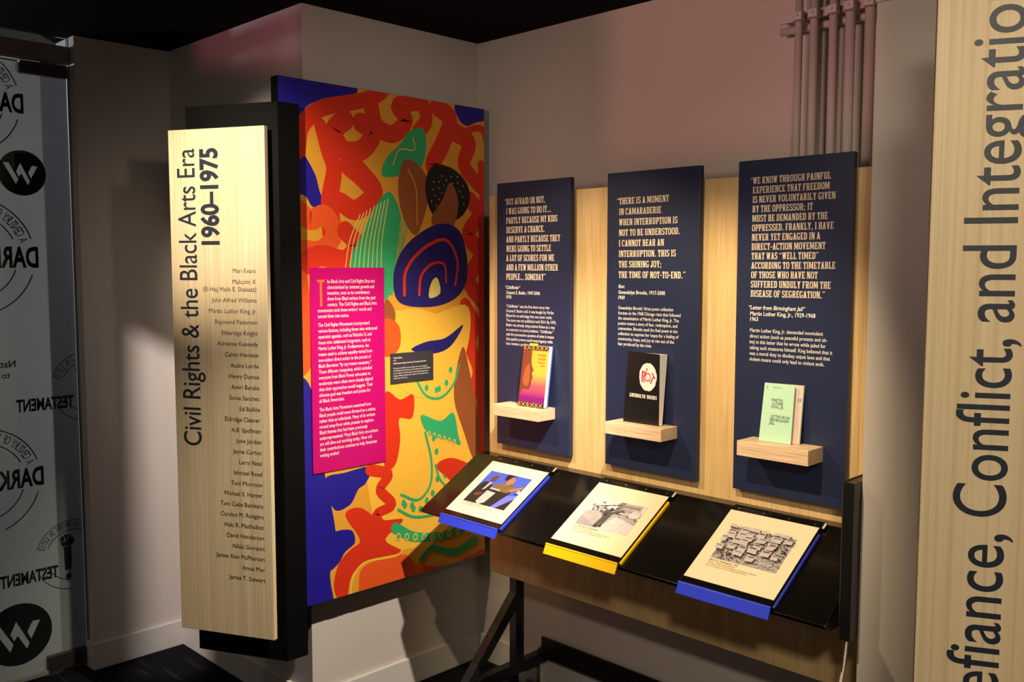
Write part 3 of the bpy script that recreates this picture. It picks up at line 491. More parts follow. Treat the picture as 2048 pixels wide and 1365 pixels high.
cyl('conduit', (1.308, -0.040, 2.236), (1.66, -0.040, 2.236), 0.0105, MT['pipe'], t_)
for k, x in enumerate((1.405, 1.456)):
    o = cyl('thin_conduit', (x, -0.022, 0.62), (x, -0.022, H - 0.002), 0.008, MT['pipe'], None, 12, (x, -0.022, 0.62))
    o['label'] = ('thin conduit on the wall behind the gap of the first two riser pipes', 'thin conduit on the wall behind the gap of the second and third riser pipes')[k]; o['category'] = 'conduit'; o['group'] = 'thin conduits behind the riser pipes'

# ============================================================ MURAL PANEL
mu = thing('mural_panel', 'tall printed mural panel with swirling red, yellow, blue and green shapes', 'mural', (0.06, -0.48, 0.45))
MX = 0.08; my0, my1, mz0, mz1 = -0.9261, -0.0428, 0.449, 2.1675
box('board', MX - 0.040, MX, my0, my1, mz0, mz1, MT['black'], mu, 0.001)
box('mounting_cleat', 0.0, MX - 0.040, -0.70, -0.15, 1.90, 1.98, MT['black'], mu)
box('mounting_cleat', 0.0, MX - 0.040, -0.70, -0.15, 0.62, 0.70, MT['black'], mu)
MF = Fr((MX, 0, 0), (0, 1, 0), (0, 0, 1))
sh = [(MT['m_gold'], [rect(my0 + .001, mz0 + .001, my1 - .001, mz1 - .001)]), (MT['m_yellow'], [smooth_closed([(-.62, 1.0), (-.6, 1.3), (-.45, 1.42), (-.25, 1.38), (-.12, 1.2), (-.10, .9), (-.14, .6), (-.35, .55), (-.55, .62)])])]
for c, kind, pts in MURAL:
    mt = MT['m_' + c]
    if kind == 0: sh.append((mt, [smooth_closed(pts, 5)]))
    elif kind == 'dot': sh.append((mt, [disc(pts[0][0], pts[0][1], pts[1] * 0.85, 14, pts[1] * 1.15)]))
    else: sh.append((mt, stroke_poly(pts, kind[0], kind[1])))
printed('printed_artwork', MF, sh, mu, 0.0004, 0.000014, (my0 + .001, my1 - .001, mz0 + .001, mz1 - .001))
tp = box('text_panel', MX + 0.0025, MX + 0.0065, -0.8237, -0.5262, 0.8912, 1.5704, MT['magenta'], mu, 0.0006)
TF = Fr((MX + 0.0065, 0, 0), (0, 1, 0), (0, 0, 1)); cap = 0.0118; L = []
intro = ['he Black Arts and Civil Rights Eras are', 'characterized by constant growth and', 'invention, even as its contributors', 'drew from Black writers from the past', 'century. The Civil Rights and Black Arts', 'movements took those writers’ words and', 'turned them into action.']
p2 = ['The Civil Rights Movement incorporated', 'various factions, including those who embraced', 'separatist agendas, such as Malcolm X, and', 'those who celebrated integration, such as', 'Martin Luther King, Jr. Furthermore, the', 'means used to achieve equality varied from', 'non-violent direct action to the pursuit of', 'Black liberation “by any means necessary.”', 'These different viewpoints, which included', 'everyone from Black Power advocates to', 'moderates were often more closely aligned', 'than their approaches would suggest. Their', 'ultimate goal was freedom and justice for', 'all Black Americans.']
p3 = ['The Black Arts Movement examined how', 'Black people could move forward as a nation,', 'rather than as individuals. Many of its writers', 'moved away from white presses to explore', 'Black themes that had been previously', 'underrepresented. Many Black Arts era writers', 'are still alive and working today. How will', 'their contributions continue to help American', 'writing evolve?']
xs = fit(p2[1], 0.2375, cap, 0.006)
for i, s_ in enumerate(intro): L.append((s_, -0.7592 if i < 5 else -0.797, 1.5192 - i * 0.0190, cap, xs, 'L', 0.006))
for i, s_ in enumerate(p2): L.append((s_, -0.797, 1.3767 - i * 0.01932, cap, xs, 'L', 0.006))
for i, s_ in enumerate(p3): L.append((s_, -0.797, 1.0969 - i * 0.0191, cap, xs, 'L', 0.006))
lettering('lettering', TF, L, MT['white'], tp)
dc = printed('drop_capital', TF, [(MT['orangeink'], [rect(-0.7985, 1.5225, -0.7695, 1.5305), rect(-0.7880, 1.4430, -0.7795, 1.5225)])], tp, 0.0006)
dc['label'] = 'tall orange letter T'
cc = box('caption_card', MX + 0.0025, MX + 0.0060, -0.5007, -0.3058, 1.1620, 1.2690, MT['caption'], mu, 0.0005)
CF = Fr((MX + 0.0060, 0, 0), (0, 1, 0), (0, 0, 1)); c2 = 0.0052
para = ['Chicago artist Barbara Jones-Hogu was a central figure', 'of the Black Arts Movement. She helped found AfriCOBRA,', 'an art collective that focused on portraying inspirational', 'images of Black people. Jones-Hogu’s work captures the', 'soulful vibe of the era.']
xs = fit(para[2], 0.158, c2)
lettering('lettering', CF, [('When Styling', -0.4894, 1.2505, c2, xs, 'L', 0.02, 0.2), ('1973', -0.4894, 1.2408, c2, xs, 'L', 0.01), ('Barbara Jones-Hogu, Courtesy of Lusenhop Fine Art', -0.4894, 1.2311, c2, xs, 'L', 0.02, 0.15)] +
          [(s_, -0.4898, 1.2136 - i * 0.0089, c2, xs, 'L', 0.0) for i, s_ in enumerate(para)], MT['white'], cc)

# ============================================================ CORNER CABINET AND TIMELINE SIGNS
dd = Vector((.892, .452, 0)).normalized(); nn = Vector((.452, -.892, 0)).normalized()
A = Vector((0.100, -0.9400, 0)); B_ = A - dd * 0.3380
cab = prism('black_cabinet', [(A.x, A.y), (A.x, -0.8640), (0.0835, -0.8640), (0.0835, -0.9300), (0.0, -0.9300), (-0.001, -0.7985), (B_.x + 0.005, -0.7985), (B_.x, B_.y)], 0.296, 2.083, MT['black'], None, 0.0, (-0.05, -0.9, 0.296))
cab['label'] = 'tall black angled cabinet fixed to the wall corner behind the wooden sign'; cab['category'] = 'cabinet'
names = ['Mari Evans', 'Malcolm X', '(El Hajj Malik E. Shabazz)', 'John Alfred Williams', 'Martin Luther King, Jr.', 'Raymond Patterson', 'Etheridge Knight', 'Adrienne Kennedy', 'Calvin Hernton', 'Audre Lorde', 'Henry Dumas', 'Amiri Baraka', 'Sonia Sanchez', 'Ed Bullins', 'Eldridge Cleaver', 'A.B. Spellman', 'June Jordan', 'Jayne Cortez', 'Larry Neal', 'Ishmael Reed', 'Toni Morrison', 'Michael S. Harper', 'Toni Cade Bambara', 'Carolyn M. Rodgers', 'Haki R. Madhubuti', 'David Henderson', 'Nikki Giovanni', 'James Alan McPherson', 'Amus Mor', 'James T. Stewart']
def sign_board(o, z0, z1, label, cat='sign'):
    t_ = thing('timeline_sign', label, cat, (o[0], o[1], z0)); f = Fr((o[0], o[1], 0), dd, (0, 0, 1))
    f.box('board', 0.0, 0.352, z0, z1, -0.018, 0.0, MT['ash'], t_, 0.0012)
    for z in (z0 + 0.25, z1 - 0.25): f.box('standoff_bracket', 0.10, 0.25, z - 0.02, z + 0.02, -0.042, -0.018, MT['black'], t_)
    return t_, f
t_, SF = sign_board((-0.2113, -1.1480), 0.381, 2.004, 'pale wooden sign with a vertical title, years and a column of names', 'sign')
hC = 0.0655; title = 'Civil Rights & the Black Arts Era'
def prefix(full, i, bo):                                     # where word i begins along the full line, in glyph units
    w = full.split(' '); head = ' '.join(w[:i + 1]); g1 = width(head, bo); g0 = width(w[i], bo); return g1[1] - (g0[1] - g0[0]) - width(full, bo)[0]
xs = fit(title, 0.948, hC, 0.004)
for i, w_ in enumerate(title.split(' ')):
    lettering('title_word', SF, [(w_, 0.0965, 0.9962 + prefix(title, i, 0.004) * hC / CAP * xs, hC, xs, 'L', 0.004, 0, 1)], MT['navyink'], t_)
yr = '1960–1975'
lettering('year_lettering', SF, [(yr, 0.1800, 1.6415, 0.061, fit(yr, 0.302, 0.061, 0.038), 'L', 0.038, 0, 1)], MT['navyink'], t_)
zz = [1.5532]; 
for i in range(1, len(names)): zz.append(zz[-1] - (0.0235 if i == 2 else 0.0344))
k = (1.5532 - 0.5678) / (zz[0] - zz[-1]); cN = 0.0140; xs = fit(names[2], 0.195, cN)
for i, s_ in enumerate(names): lettering('name_line', SF, [(s_, 0.3115 + 0.0125 * i / 29, 1.5532 - (1.5532 - zz[i]) * k, cN, xs, 'R', 0.0)], MT['ink'], t_)
P0 = Vector((2.2419, -1.1442, 0)) - dd * 0.0775
t2, SG = sign_board((P0.x, P0.y), 0.42, 2.02, 'large pale wooden sign at the right edge with a vertical title running off the frame', 'sign')
t2title = 'Defiance, Conflict, and Integration'
bo = 0.004; hT = 0.0646
def word(w_, ref, z0, z1, lead=''):
    """the run ref spans z0..z1; lead comes before it in the same word"""
    xs = fit(ref, z1 - z0, hT, bo); k = hT / CAP * xs; full = lead + w_
    off_ = (width(lead + ref, bo)[1] - width(lead + ref, bo)[0] - (width(ref, bo)[1] - width(ref, bo)[0])) * k if lead else 0
    lettering('title_word', SG, [(full, 0.1068, z0 - off_, hT, xs, 'L', bo, 0, 1)], MT['navyink'], t2)
word('fiance,', 'fiance,', 1.0126, 1.2063, 'De'); word('Conflict,', 'Conflict,', 1.2286, 1.4745); word('and', 'and', 1.4969, 1.6005); word('Integration', 'Integratio', 1.6298, 1.9163)
bk = Fr((P0.x, P0.y, 0), dd, (0, 0, 1))
cab2 = bk.box('black_cabinet', 0.036, 0.33, 0.34, 2.10, -0.20, -0.042, MT['black'], None, 0.0, tuple(bk.p(0.18, 0.34, -0.12)))
cab2['label'] = 'black cabinet behind the large wooden sign at the right edge'; cab2['category'] = 'cabinet'

# ============================================================ DISPLAY STAND: maple back panel on a black steel frame
st = thing('display_stand', 'wide maple veneer back panel on a black steel floor frame', 'display stand', (0.98, -0.2, 0.0))
box('back_panel', 0.2938, 1.7500, -0.220, -0.202, 0.474, 1.8205, MT['maple'], st, 0.001)
for x in (0.356, 1.560):
    box('post', x, x + 0.034, -0.181, -0.141, 0.14, 1.70, MT['steel'], st, 0.001)
    box('arm', x - 0.002, x + 0.032, -0.66, -0.010, 0.100, 0.140, MT['steel'], st, 0.001)
    q0, q1 = Vector((0, -0.181, 0.372)), Vector((0, -0.52, 0.0)); 
    hexa('brace', [(x, -0.420, 0.142), (x + .034, -0.420, 0.142), (x + .034, -0.375, 0.142), (x, -0.375, 0.142), (x, -0.181, 0.405), (x + .034, -0.181, 0.405), (x + .034, -0.181, 0.345), (x, -0.181, 0.345)], MT['steel'], st)
    box('acrylic_foot', x - 0.004, x + 0.036, -0.13, -0.055, 0.0, 0.100, MT['acrylic'], st, 0.003)
    box('acrylic_foot', x - 0.004, x + 0.036, -0.62, -0.55, 0.0, 0.100, MT['acrylic'], st, 0.003)
    cyl('levelling_bolt', (x + 0.003, -0.024, 0.140), (x + 0.003, -0.024, 0.153), 0.008, MT['chrome'], st, 10)
box('cross_rail', 0.373, 1.62, -0.030, -0.022, 0.158, 0.196, MT['steel'], st)
box('cross_rail', 0.373, 1.62, -0.046, -0.022, 0.128, 0.158, MT['steel'], st, 0.001)

# ============================================================ READING DESK
T0 = Vector((0, -0.2650, 0.9126)); TV = Fr(T0, (1, 0, 0), (0, 0.8612, 0.5083))
dk = thing('reading_desk', 'long glossy black sloped reading shelf in front of the maple panel', 'desk', (1.0, -0.4, 0.75))
TV.box('sloped_top', 0.2805, 1.7240, -0.3097, 0.0, -0.012, 0.0, MT['gloss'], dk, 0.0015)
box('back_ledge', 0.2805, 1.7240, -0.2660, -0.2205, 0.9010, 0.9124, MT['gloss'], dk, 0.001)
for x in (0.2830, 1.7175):
    hexa('side_bracket', [(x, -0.500, 0.735), (x + .006, -0.500, 0.735), (x + .006, -0.2205, 0.735), (x, -0.2205, 0.735), (x, -0.515, 0.7455), (x + .006, -0.515, 0.7455), (x + .006, -0.2205, 0.9005), (x, -0.2205, 0.9005)], MT['steel'], dk)

# ---- flip books
def flipbook(u0, u1, s0, mat, label, side_mat):
    t_ = thing('flip_book', label, 'flip book', tuple(TV.p((u0 + u1) / 2, -0.16, 0.0)), 'flip books hinged to the sloped desk')
    TV.box('backing_plate', u0 - 0.003, u1 + 0.003, -0.3085, -0.008, 0.0008, 0.0105, MT['gloss'], t_, 0.0008)
    TV.box('coloured_tray', u1 + 0.0045, u1 + 0.0115, -0.3050, -0.046, 0.0008, 0.0095, side_mat, t_, 0.0012)
    f = lambda u, s_, h: TV.p(u, -s_, h)
    a, b_ = u0 - 0.003, u1 + 0.003
    e = Vector((0, -0.0135, -0.0265))
    q = [f(a, .3085, .0100), f(b_, .3085, .0100), f(b_, .3085, .0118), f(a, .3085, .0118)]
    lip = hexa('lip', [q[0] + e, q[1] + e, q[1] + e + Vector((0, .003, -.001)), q[0] + e + Vector((0, .003, -.001)), q[3], q[2], q[1] + Vector((0, .003, -.001)), q[0] + Vector((0, .003, -.001))], mat, t_, 0.0006)
    TV.box('lip_fold', a, b_, -0.3110, -0.3060, 0.0106, 0.0120, mat, t_, 0.0005)
    TV.box('page', u0, u1, -0.2860, -s0, 0.0106, 0.0118, MT['page'], t_)
    for k in range(4): cyl('screw', TV.p(u0 + 0.02 + k * (u1 - u0 - 0.035) / 3, -0.017, 0.0106), TV.p(u0 + 0.02 + k * (u1 - u0 - 0.035) / 3, -0.017, 0.0118), 0.0022, MT['chrome'], t_, 8)
    hg = cyl('hinge_pin', TV.p(u0, -0.004, 0.006), TV.p(u1 + 0.006, -0.004, 0.006), 0.0036, MT['black'], t_, 10)
    for k in range(5): cyl('hinge_knuckle', TV.p(u1 + 0.0045, -0.007 - k * 0.0042, 0.009), TV.p(u1 + 0.0125, -0.007 - k * 0.0042, 0.009), 0.0026, MT['chrome'], t_, 8)
    return t_
f1 = flipbook(0.395, 0.657, 0.035, MT['blueplastic'], 'blue-edged flip book showing two people at a lectern against blue, nearest the mural', MT['blueplastic'])
f2 = flipbook(0.866, 1.126, 0.030, MT['yellowplastic'], 'yellow-edged flip book with a grey street photograph, in the middle of the desk', MT['yellowplastic'])
f3 = flipbook(1.331, 1.588, 0.027, MT['blueplastic'], 'blue-edged flip book with a grey crowd photograph, at the right end of the desk', pc('deep_blue_tray', (0.012, 0.02, 0.30)))
PG = Fr(TV.p(0, 0, 0.0118), (1, 0, 0), (0, 0.8612, 0.5083))
def photo(parent, u0, u1, s0, s1, shapes, name='photograph'):
    g = lambda P: [(u0 + a * (u1 - u0), -(s0 + (1 - b_) * (s1 - s0))) for a, b_ in P]
    return printed(name, PG, [(mt, [g(P) for P in Ps]) for mt, Ps in shapes], parent, 0.0004, 0.00002, (u0, u1, -s1, -s0))
k_ = lambda P: smooth_closed(P, 5)
c_bl, c_bl2, c_dk, c_sk, c_sk2, c_pt, c_lt = pc('photo_blue', (.045, .09, .55)), pc('photo_violet', (.13, .15, .62)), pc('photo_dark', (.012, .010, .012)), pc('photo_skin', (.42, .14, .06)), pc('photo_brown', (.12, .035, .022)), pc('photo_print', (.16, .10, .045), 0.5, 0.6), pc('photo_light', (.50, .41, .41))
photo(f1, 0.4300, 0.6205, 0.080, 0.2325, [
    (c_bl, [rect(0, 0, 1, 1)]), (c_bl2, [[(.45, 0), (.95, 0), (1, .25), (1, .45), (.62, .35)]]),
    (c_dk, [k_([(.0, .02), (.01, .35), (.05, .62), (.18, .66), (.30, .60), (.33, .45), (.32, .1), (.3, -.05), (.02, -.05)])]),
    (c_sk2, [k_([(.17, .70), (.16, .82), (.22, .90), (.29, .86), (.29, .75), (.23, .68)])]), (c_lt, [[(.20, .66), (.26, .67), (.22, .45), (.17, .40)]]),
    (c_sk2, [k_([(.10, .28), (.22, .34), (.25, .30), (.20, .22), (.11, .22)])]),
    (c_pt, [k_([(.34, .52), (.38, .64), (.50, .72), (.64, .74), (.78, .70), (.84, .56), (.78, .46), (.5, .46)])]),
    (c_sk, [k_([(.76, .52), (.96, .62), (1.0, .70), (.97, .74), (.90, .68), (.76, .58)]), k_([(.56, .72), (.54, .84), (.60, .92), (.68, .90), (.70, .80), (.64, .70)])]),
    (c_dk, [k_([(.44, .86), (.44, .98), (.52, 1.06), (.64, 1.06), (.66, .98), (.58, .96), (.55, .86), (.50, .80)]), k_([(.34, .46), (.72, .46), (.76, .50), (.82, .50), (.76, .30), (.62, -.05), (.38, -.05), (.38, .2)])]),
    (c_lt, [[(.32, .53), (.56, .51), (.56, .47), (.32, .49)], [(.30, .42), (.52, .40), (.47, .08), (.36, -.02), (.27, .06)], [(.93, .52), (1.0, .52), (.99, .60), (.94, .60)]]),
    (c_dk, [[(.965, .60), (.985, .84), (.995, .84), (.985, .60)], [(.90, .50), (1.02, .50), (1.02, .47), (.90, .47)], [(.78, 0), (1.0, .36), (1, 0)]])])
PL = [('N.K. Jemisin accepting a Hugo Award in 2016', 0.432, -0.2395, 0.0042, 0.9, 'L', 0.01), ('Library of Congress National Book Festival Photograph Collection', 0.432, -0.2465, 0.0038, 0.8, 'L', 0.0)]
PL[0] = PL[0][:4] + (fit(PL[0][0], 0.105, 0.0042, 0.01),) + PL[0][5:]; PL[1] = PL[1][:4] + (fit(PL[1][0], 0.15, 0.0038),) + PL[1][5:]
lettering('caption_lettering', PG, PL, pc('grey_caption', (.07, .05, .035)), f1)
g0, g1, g2, g3, g4 = (pc('photo_grey%s' % s_, (v * 1.02, v * .92, v * .96), 0.5, 0.25) for s_, v in (('_pale', .56), ('_light', .36), ('_mid', .19), ('_deep', .08), ('_dark', .025)))
random.seed(3)
sm = [(g0, [rect(0, 0, 1, 1)]), (g1, [[(0, 0), (0, .48), (.3, .62), (1, .52), (1, 0)]]), (pc('photo_road', (.30, .27, .29), .5, .15), [[(0, 0), (0, .30), (.45, 0)]]),
      (g0, [[(.42, 0), (1, 0), (1, .34), (.60, .50)]]), (g1, [[(.50, .95), (.92, 1), (.94, .70), (.5, .62)]]),
      (g2, [[(.50, .98), (.60, 1), (.60, .62), (.48, .60)], [(.60, .90), (.90, .92), (.90, .86), (.60, .84)]])]
for k in range(90):
    a, b_ = random.uniform(.02, .95), random.gauss(.62, .07) - (.0 if True else 0); w, h = random.uniform(.02, .08), random.uniform(.015, .06)
    sm.append((random.choice((g1, g2, g3, g3)), [[(a, b_), (a + w, b_ + random.uniform(-.03, .03)), (a + w * .8, b_ + h), (a + .01, b_ + h * .8)]]))
sm += [(g3, [[(.1 + .09 * k, .66 + .045 * k), (.18 + .09 * k, .70 + .045 * k), (.18 + .09 * k, .72 + .045 * k), (.1 + .09 * k, .68 + .045 * k)] for k in range(5)]),
       (g0, [k_([(.78, .62), (.86, .80), (.96, .74), (.98, .60), (.88, .52)])]),
       (g3, [k_([(.36, .42), (.34, .58), (.42, .66), (.48, .60), (.50, .44), (.44, .38)]), [(.38, .40), (.44, .40), (.40, .10), (.34, .06)], [(.44, .42), (.49, .42), (.47, .12), (.42, .08)], [(.45, .55), (.66, .74), (.67, .71), (.47, .50)]]),
       (g4, [disc(.445, .68, .035, 12, .05), [(.34, .02), (.41, .04), (.41, .10), (.35, .08)], [(.42, .04), (.48, .06), (.48, .12), (.43, .10)], [(.38, .50), (.42, .56), (.43, .44), (.40, .40)]])]
photo(f2, 0.9010, 1.0910, 0.089, 0.2085, sm)
cap2 = ['D.C. Riot. April ’68. Aftermath', 'Warren K. Leffler, photographer', 'U.S. News & World Report Magazine Photograph Collection', 'Library of Congress, Prints & Photographs Division']
cap3 = ['March on Washington, 1963', 'Marion S. Trikosko, photographer', 'U.S. News & World Report Magazine Photograph Collection', 'Library of Congress, Prints & Photographs Division']
for par, cps, u, s0 in ((f2, cap2, 0.903, 0.2175), (f3, cap3, 1.368, 0.2150)):
    xs = fit(cps[2], 0.143, 0.0040)
    lettering('caption_lettering', PG, [(c_, u, -s0 - i * 0.0068, 0.0046 if i == 0 else 0.0040, xs * (1.1 if i == 0 else 1), 'L', 0.02 if i == 0 else 0) for i, c_ in enumerate(cps)], MT['pagecap'], par)
random.seed(11)
sm = [(g1, [rect(0, 0, 1, 1)])]
for k in range(420):
    a, b_ = random.uniform(0, .98), random.uniform(0, .97); w, h = random.uniform(.008, .03), random.uniform(.012, .05)
    m_ = g4 if (a > .68 and .25 < b_ < .75) or (b_ < .22 and a < .35) else random.choice((g0, g0, g1, g2, g3, g4))
    sm.append((m_, [[(a, b_), (a + w, b_ + random.uniform(-.01, .01)), (a + w * .9, b_ + h), (a - .004, b_ + h)]]))
for k in range(34):
    a, b_ = (k % 6) / 6 + random.uniform(-.04, .05), .92 - (k // 6) / 6.2 + random.uniform(-.06, .04); w, h, r_ = random.uniform(.10, .15), random.uniform(.13, .19), random.uniform(-.5, .6)
    if (a > .72 and .3 < b_ < .7 and k % 2) or (b_ < .2 and a < .22): continue
    q = lambda x, y: (a + x * w + y * h * r_ * .3, b_ + y * h + x * w * r_ * .3)
    sm.append((g0, [[q(0, 0), q(1, 0), q(1, 1), q(0, 1)]])); sm.append((random.choice((g2, g3)), [[q(.12, .66), q(.88, .66), q(.88, .90), q(.12, .90)]])); sm.append((g1, [[q(.12, .50 - .16 * j), q(.88, .50 - .16 * j), q(.88, .55 - .16 * j), q(.12, .55 - .16 * j)] for j in range(3)]))
photo(f3, 1.3665, 1.5540, 0.084, 0.2065, sm)

# ============================================================ QUOTE PANELS
QF = Fr((0, -0.245, 0), (1, 0, 0), (0, 0, 1))
def quote(x0, x1, label, lines, zf, zl, xq, wide, wline, capq, sub, subz, subit, para, pz, pzl, pw, pwl, led):
    t_ = thing('quote_panel', label, 'panel', ((x0 + x1) / 2, -0.2325, 0.956), 'navy quotation panels on the maple back')
    box('board', x0, x1, -0.245, -0.2265, 0.9555, 1.8585, MT['navy'], t_, 0.0008)
    box('mounting_block', x0 + 0.05, x1 - 0.05, -0.2265, -0.2202, 1.70, 1.76, MT['black'], t_); box('mounting_block', x0 + 0.05, x1 - 0.05, -0.2265, -0.2202, 1.04, 1.10, MT['black'], t_)
    q0 = '“'; xs = wide / (slab_width(lines[wline]) * capq)
    L = []; n = len(lines)
    for i, s_ in enumerate(lines):
        z = zf + (zl - zf) * i / (n - 1); L.append((s_, xq, z, capq, xs))
    L.append((q0, xq - 0.42 * capq * xs, zf, capq, xs))
    slab_lines('quote_lettering', QF, L, MT['cream'], t_)
    cs = 0.0108; xp = fit(para[pwl], pw, 0.0098, 0.004); L = []
    for i, s_ in enumerate(sub):
        L.append((s_, xq - (0.006 if s_[0] == '“' else 0), subz[i], cs, xp * 1.06, 'L', 0.014, 0.2 if i == 0 else 0))
    lettering('source_lettering', QF, L, MT['white'], t_); L = []
    for i, s_ in enumerate(para): L.append((s_, xq, pz + (pzl - pz) * i / (len(para) - 1), 0.0098, xp, 'L', 0.004))
    lettering('body_lettering', QF, L, MT['white'], t_)
    a0, a1, z0, z1 = led
    lg = box('book_ledge', a0, a1, -0.3265, -0.2452, z0, z1, MT['oakledge'], t_, 0.0012); lg['label'] = 'pale oak ledge'
    return t_
quote(0.3583, 0.6950, 'narrow navy quotation panel beginning BUT AFRAID OR NOT, nearest the mural',
    ['BUT AFRAID OR NOT,', 'I WAS GOING TO DO IT...', 'PARTLY BECAUSE MY KIDS', 'DESERVE A CHANCE.', 'AND PARTLY BECAUSE THEY', 'WERE GOING TO SETTLE', 'A LOT OF SCORES FOR ME', 'AND A FEW MILLION OTHER', 'PEOPLE... SOMEDAY”'],
    1.7835, 1.5289, 0.4040, 0.2480, 4, 0.0212, ['“Childfinder”', 'Octavia E. Butler, 1947-2006', '1970'], (1.4978, 1.4800, 1.4645), True,
    ['“Childfinder” was the first short story that', 'Octavia E. Butler sold. It was bought by Harlan', 'Ellison for an anthology that was never made.', 'The story was not published until 2014. By 1970,', 'Butler was already using science fiction as a way', 'to comment on social problems. “Childfinder”', 'asks the provocative question of what it means', 'that psychic powers could erase bigotry while', 'hate remains a problem.'],
    1.4340, 1.3055, 0.2315, 3, (0.4190, 0.6330, 1.0715, 1.1095))
quote(0.8466, 1.1810, 'middle navy quotation panel beginning THERE IS A MOMENT, black book on its ledge',
    ['THERE IS A MOMENT', 'IN CAMARADERIE', 'WHEN INTERRUPTION IS', 'NOT TO BE UNDERSTOOD.', 'I CANNOT BEAR AN', 'INTERRUPTION. THIS IS', 'THE SHINING JOY;', 'THE TIME OF NOT-TO-END.”'],
    1.7622, 1.5395, 0.8930, 0.2440, 7, 0.0196, ['Riot', 'Gwendolyn Brooks, 1917-2000', '1969'], (1.5083, 1.4906, 1.4743), True,
    ['Gwendolyn Brooks’ three poem collection', 'focuses on the 1968 Chicago riots that followed', 'the assassination of Martin Luther King, Jr. The', 'poems weave a story of fear, redemption, and', 'connection. Brooks used the final poem in the', 'collection to express her hopes for a feeling of', 'community, hope, and joy to rise out of the', 'fear produced by the riots.'],
    1.4434, 1.3328, 0.2290, 1, (0.9100, 1.1165, 1.0705, 1.1070))
quote(1.3045, 1.6290, 'navy quotation panel beginning WE KNOW THROUGH PAINFUL, below the riser pipes',
    ['WE KNOW THROUGH PAINFUL', 'EXPERIENCE THAT FREEDOM', 'IS NEVER VOLUNTARILY GIVEN', 'BY THE OPPRESSOR; IT', 'MUST BE DEMANDED BY THE', 'OPPRESSED. FRANKLY, I HAVE', 'NEVER YET ENGAGED IN A', 'DIRECT-ACTION MOVEMENT', 'THAT WAS “WELL TIMED”', 'ACCORDING TO THE TIMETABLE', 'OF THOSE WHO HAVE NOT', 'SUFFERED UNDULY FROM THE', 'DISEASE OF SEGREGATION.”'],
    1.7950, 1.4919, 1.3488, 0.2390, 9, 0.0180, ['“Letter from Birmingham Jail”', 'Martin Luther King, Jr., 1929-1968', '1963'], (1.4577, 1.4413, 1.4263), True,
    ['Martin Luther King, Jr. demanded nonviolent', 'direct action (such as peaceful protests and sit-', 'ins) in this letter that he wrote while jailed for', 'taking such measures himself. King believed that it', 'was a moral duty to disobey unjust laws and that', 'violent means could only lead to violent ends.'],
    1.3963, 1.3176, 0.2375, 3, (1.3640, 1.5690, 1.0695, 1.1095))

# ============================================================ BOOKS ON THE LEDGES
def slab(name, f, b_, mat, parent, w=0.0006, loc=None):
    """f: front face BL,BR,TR,TL; b_: back face, same order"""
    return hexa(name, [f[0], f[1], b_[1], b_[0], f[3], f[2], b_[2], b_[3]], mat, parent, w, loc)
def quadframe(f): return Fr(f[0], Vector(f[1]) - Vector(f[0]), Vector(f[3]) - Vector(f[0]))
# first book: hardcover, sunset cover
zb = 1.1103
b1 = thing('hardcover_book', 'orange and violet hardcover book with a profile on the cover and a yellow tab', 'book', (0.57, -0.285, zb), 'books on the panel ledges')
F1 = [(0.5130, -0.2985, zb), (0.6240, -0.2935, zb), (0.6225, -0.2640, zb + 0.202), (0.5130, -0.2690, zb + 0.202)]
def off(P, dx, dy, dz=0): return [tuple(Vector(p) + Vector((dx, dy, dz))) for p in P]
slab('front_cover', F1, off(F1, 0.0, 0.0018), MT['sunset'], b1)
slab('back_cover', off(F1, 0.004, 0.0165), off(F1, 0.004, 0.0183), pc('cover_blue', (.05, .06, .30)), b1)
slab('page_block', off([F1[0], (0.6200, -0.2937, zb), (0.6185, -0.2645, zb + .198), (F1[3][0], F1[3][1], zb + .198)], 0.003, 0.0020, 0.002), off([F1[0], (0.6200, -0.2937, zb), (0.6185, -0.2645, zb + .198), (F1[3][0], F1[3][1], zb + .198)], 0.0045, 0.0160, 0.002), MT['paper'], b1, 0.0)
slab('yellow_tab', [(0.535, -0.2665, zb + .196), (0.572, -0.2650, zb + .196), (0.572, -0.2630, zb + .2085), (0.535, -0.2645, zb + .2085)], [(0.535, -0.2655, zb + .196), (0.572, -0.2640, zb + .196), (0.572, -0.2620, zb + .2085), (0.535, -0.2635, zb + .2085)], pc('tab_yellow', (.9, .6, .02)), b1, 0.0)
BF = quadframe(F1); BW, BH = 0.1110, 0.2040
ska, skb = pc('cover_brown', (.20, .045, .018)), pc('cover_brown_light', (.36, .10, .03))
prof = k_([(0, .16), (0, .97), (.30, .985), (.36, .90), (.36, .80), (.395, .68), (.48, .60), (.43, .565), (.45, .52), (.47, .47), (.43, .43), (.44, .38), (.40, .31), (.30, .285), (.16, .29), (.05, .22)])
kt = [(pc('cover_pattern_black', (.012, .01, .01)), [rect(0, .925, 1, 1), rect(0, 0, 1, .075)])]; pr_, pg_, po_, pw_ = pc('pattern_red', (.75, .06, .02)), pc('pattern_green', (.02, .22, .10)), pc('pattern_orange', (.9, .35, .04)), pc('pattern_gold', (.95, .65, .2))
for base in (.925, 0.0):
    for j in range(3):
        for q_ in range(4):
            z = base + .006 + q_ * .017; kt.append((pr_, [rect(.02 + .34 * j, z, .12 + .34 * j, z + .013)])); kt.append((po_, [rect(.02 + .34 * j, z, .06 + .34 * j, z + .013)])); kt.append((pg_, [rect(-.04 + .34 * j, z, .0 + .34 * j, z + .013)])) if j else None
        for q_ in range(6):
            for sg in (0, 1):
                x = .15 + .34 * j + q_ * .024; z = base + .006 + (q_ if sg else 5 - q_) * .0115; kt.append((pw_, [rect(x, z, x + .02, z + .010)]))
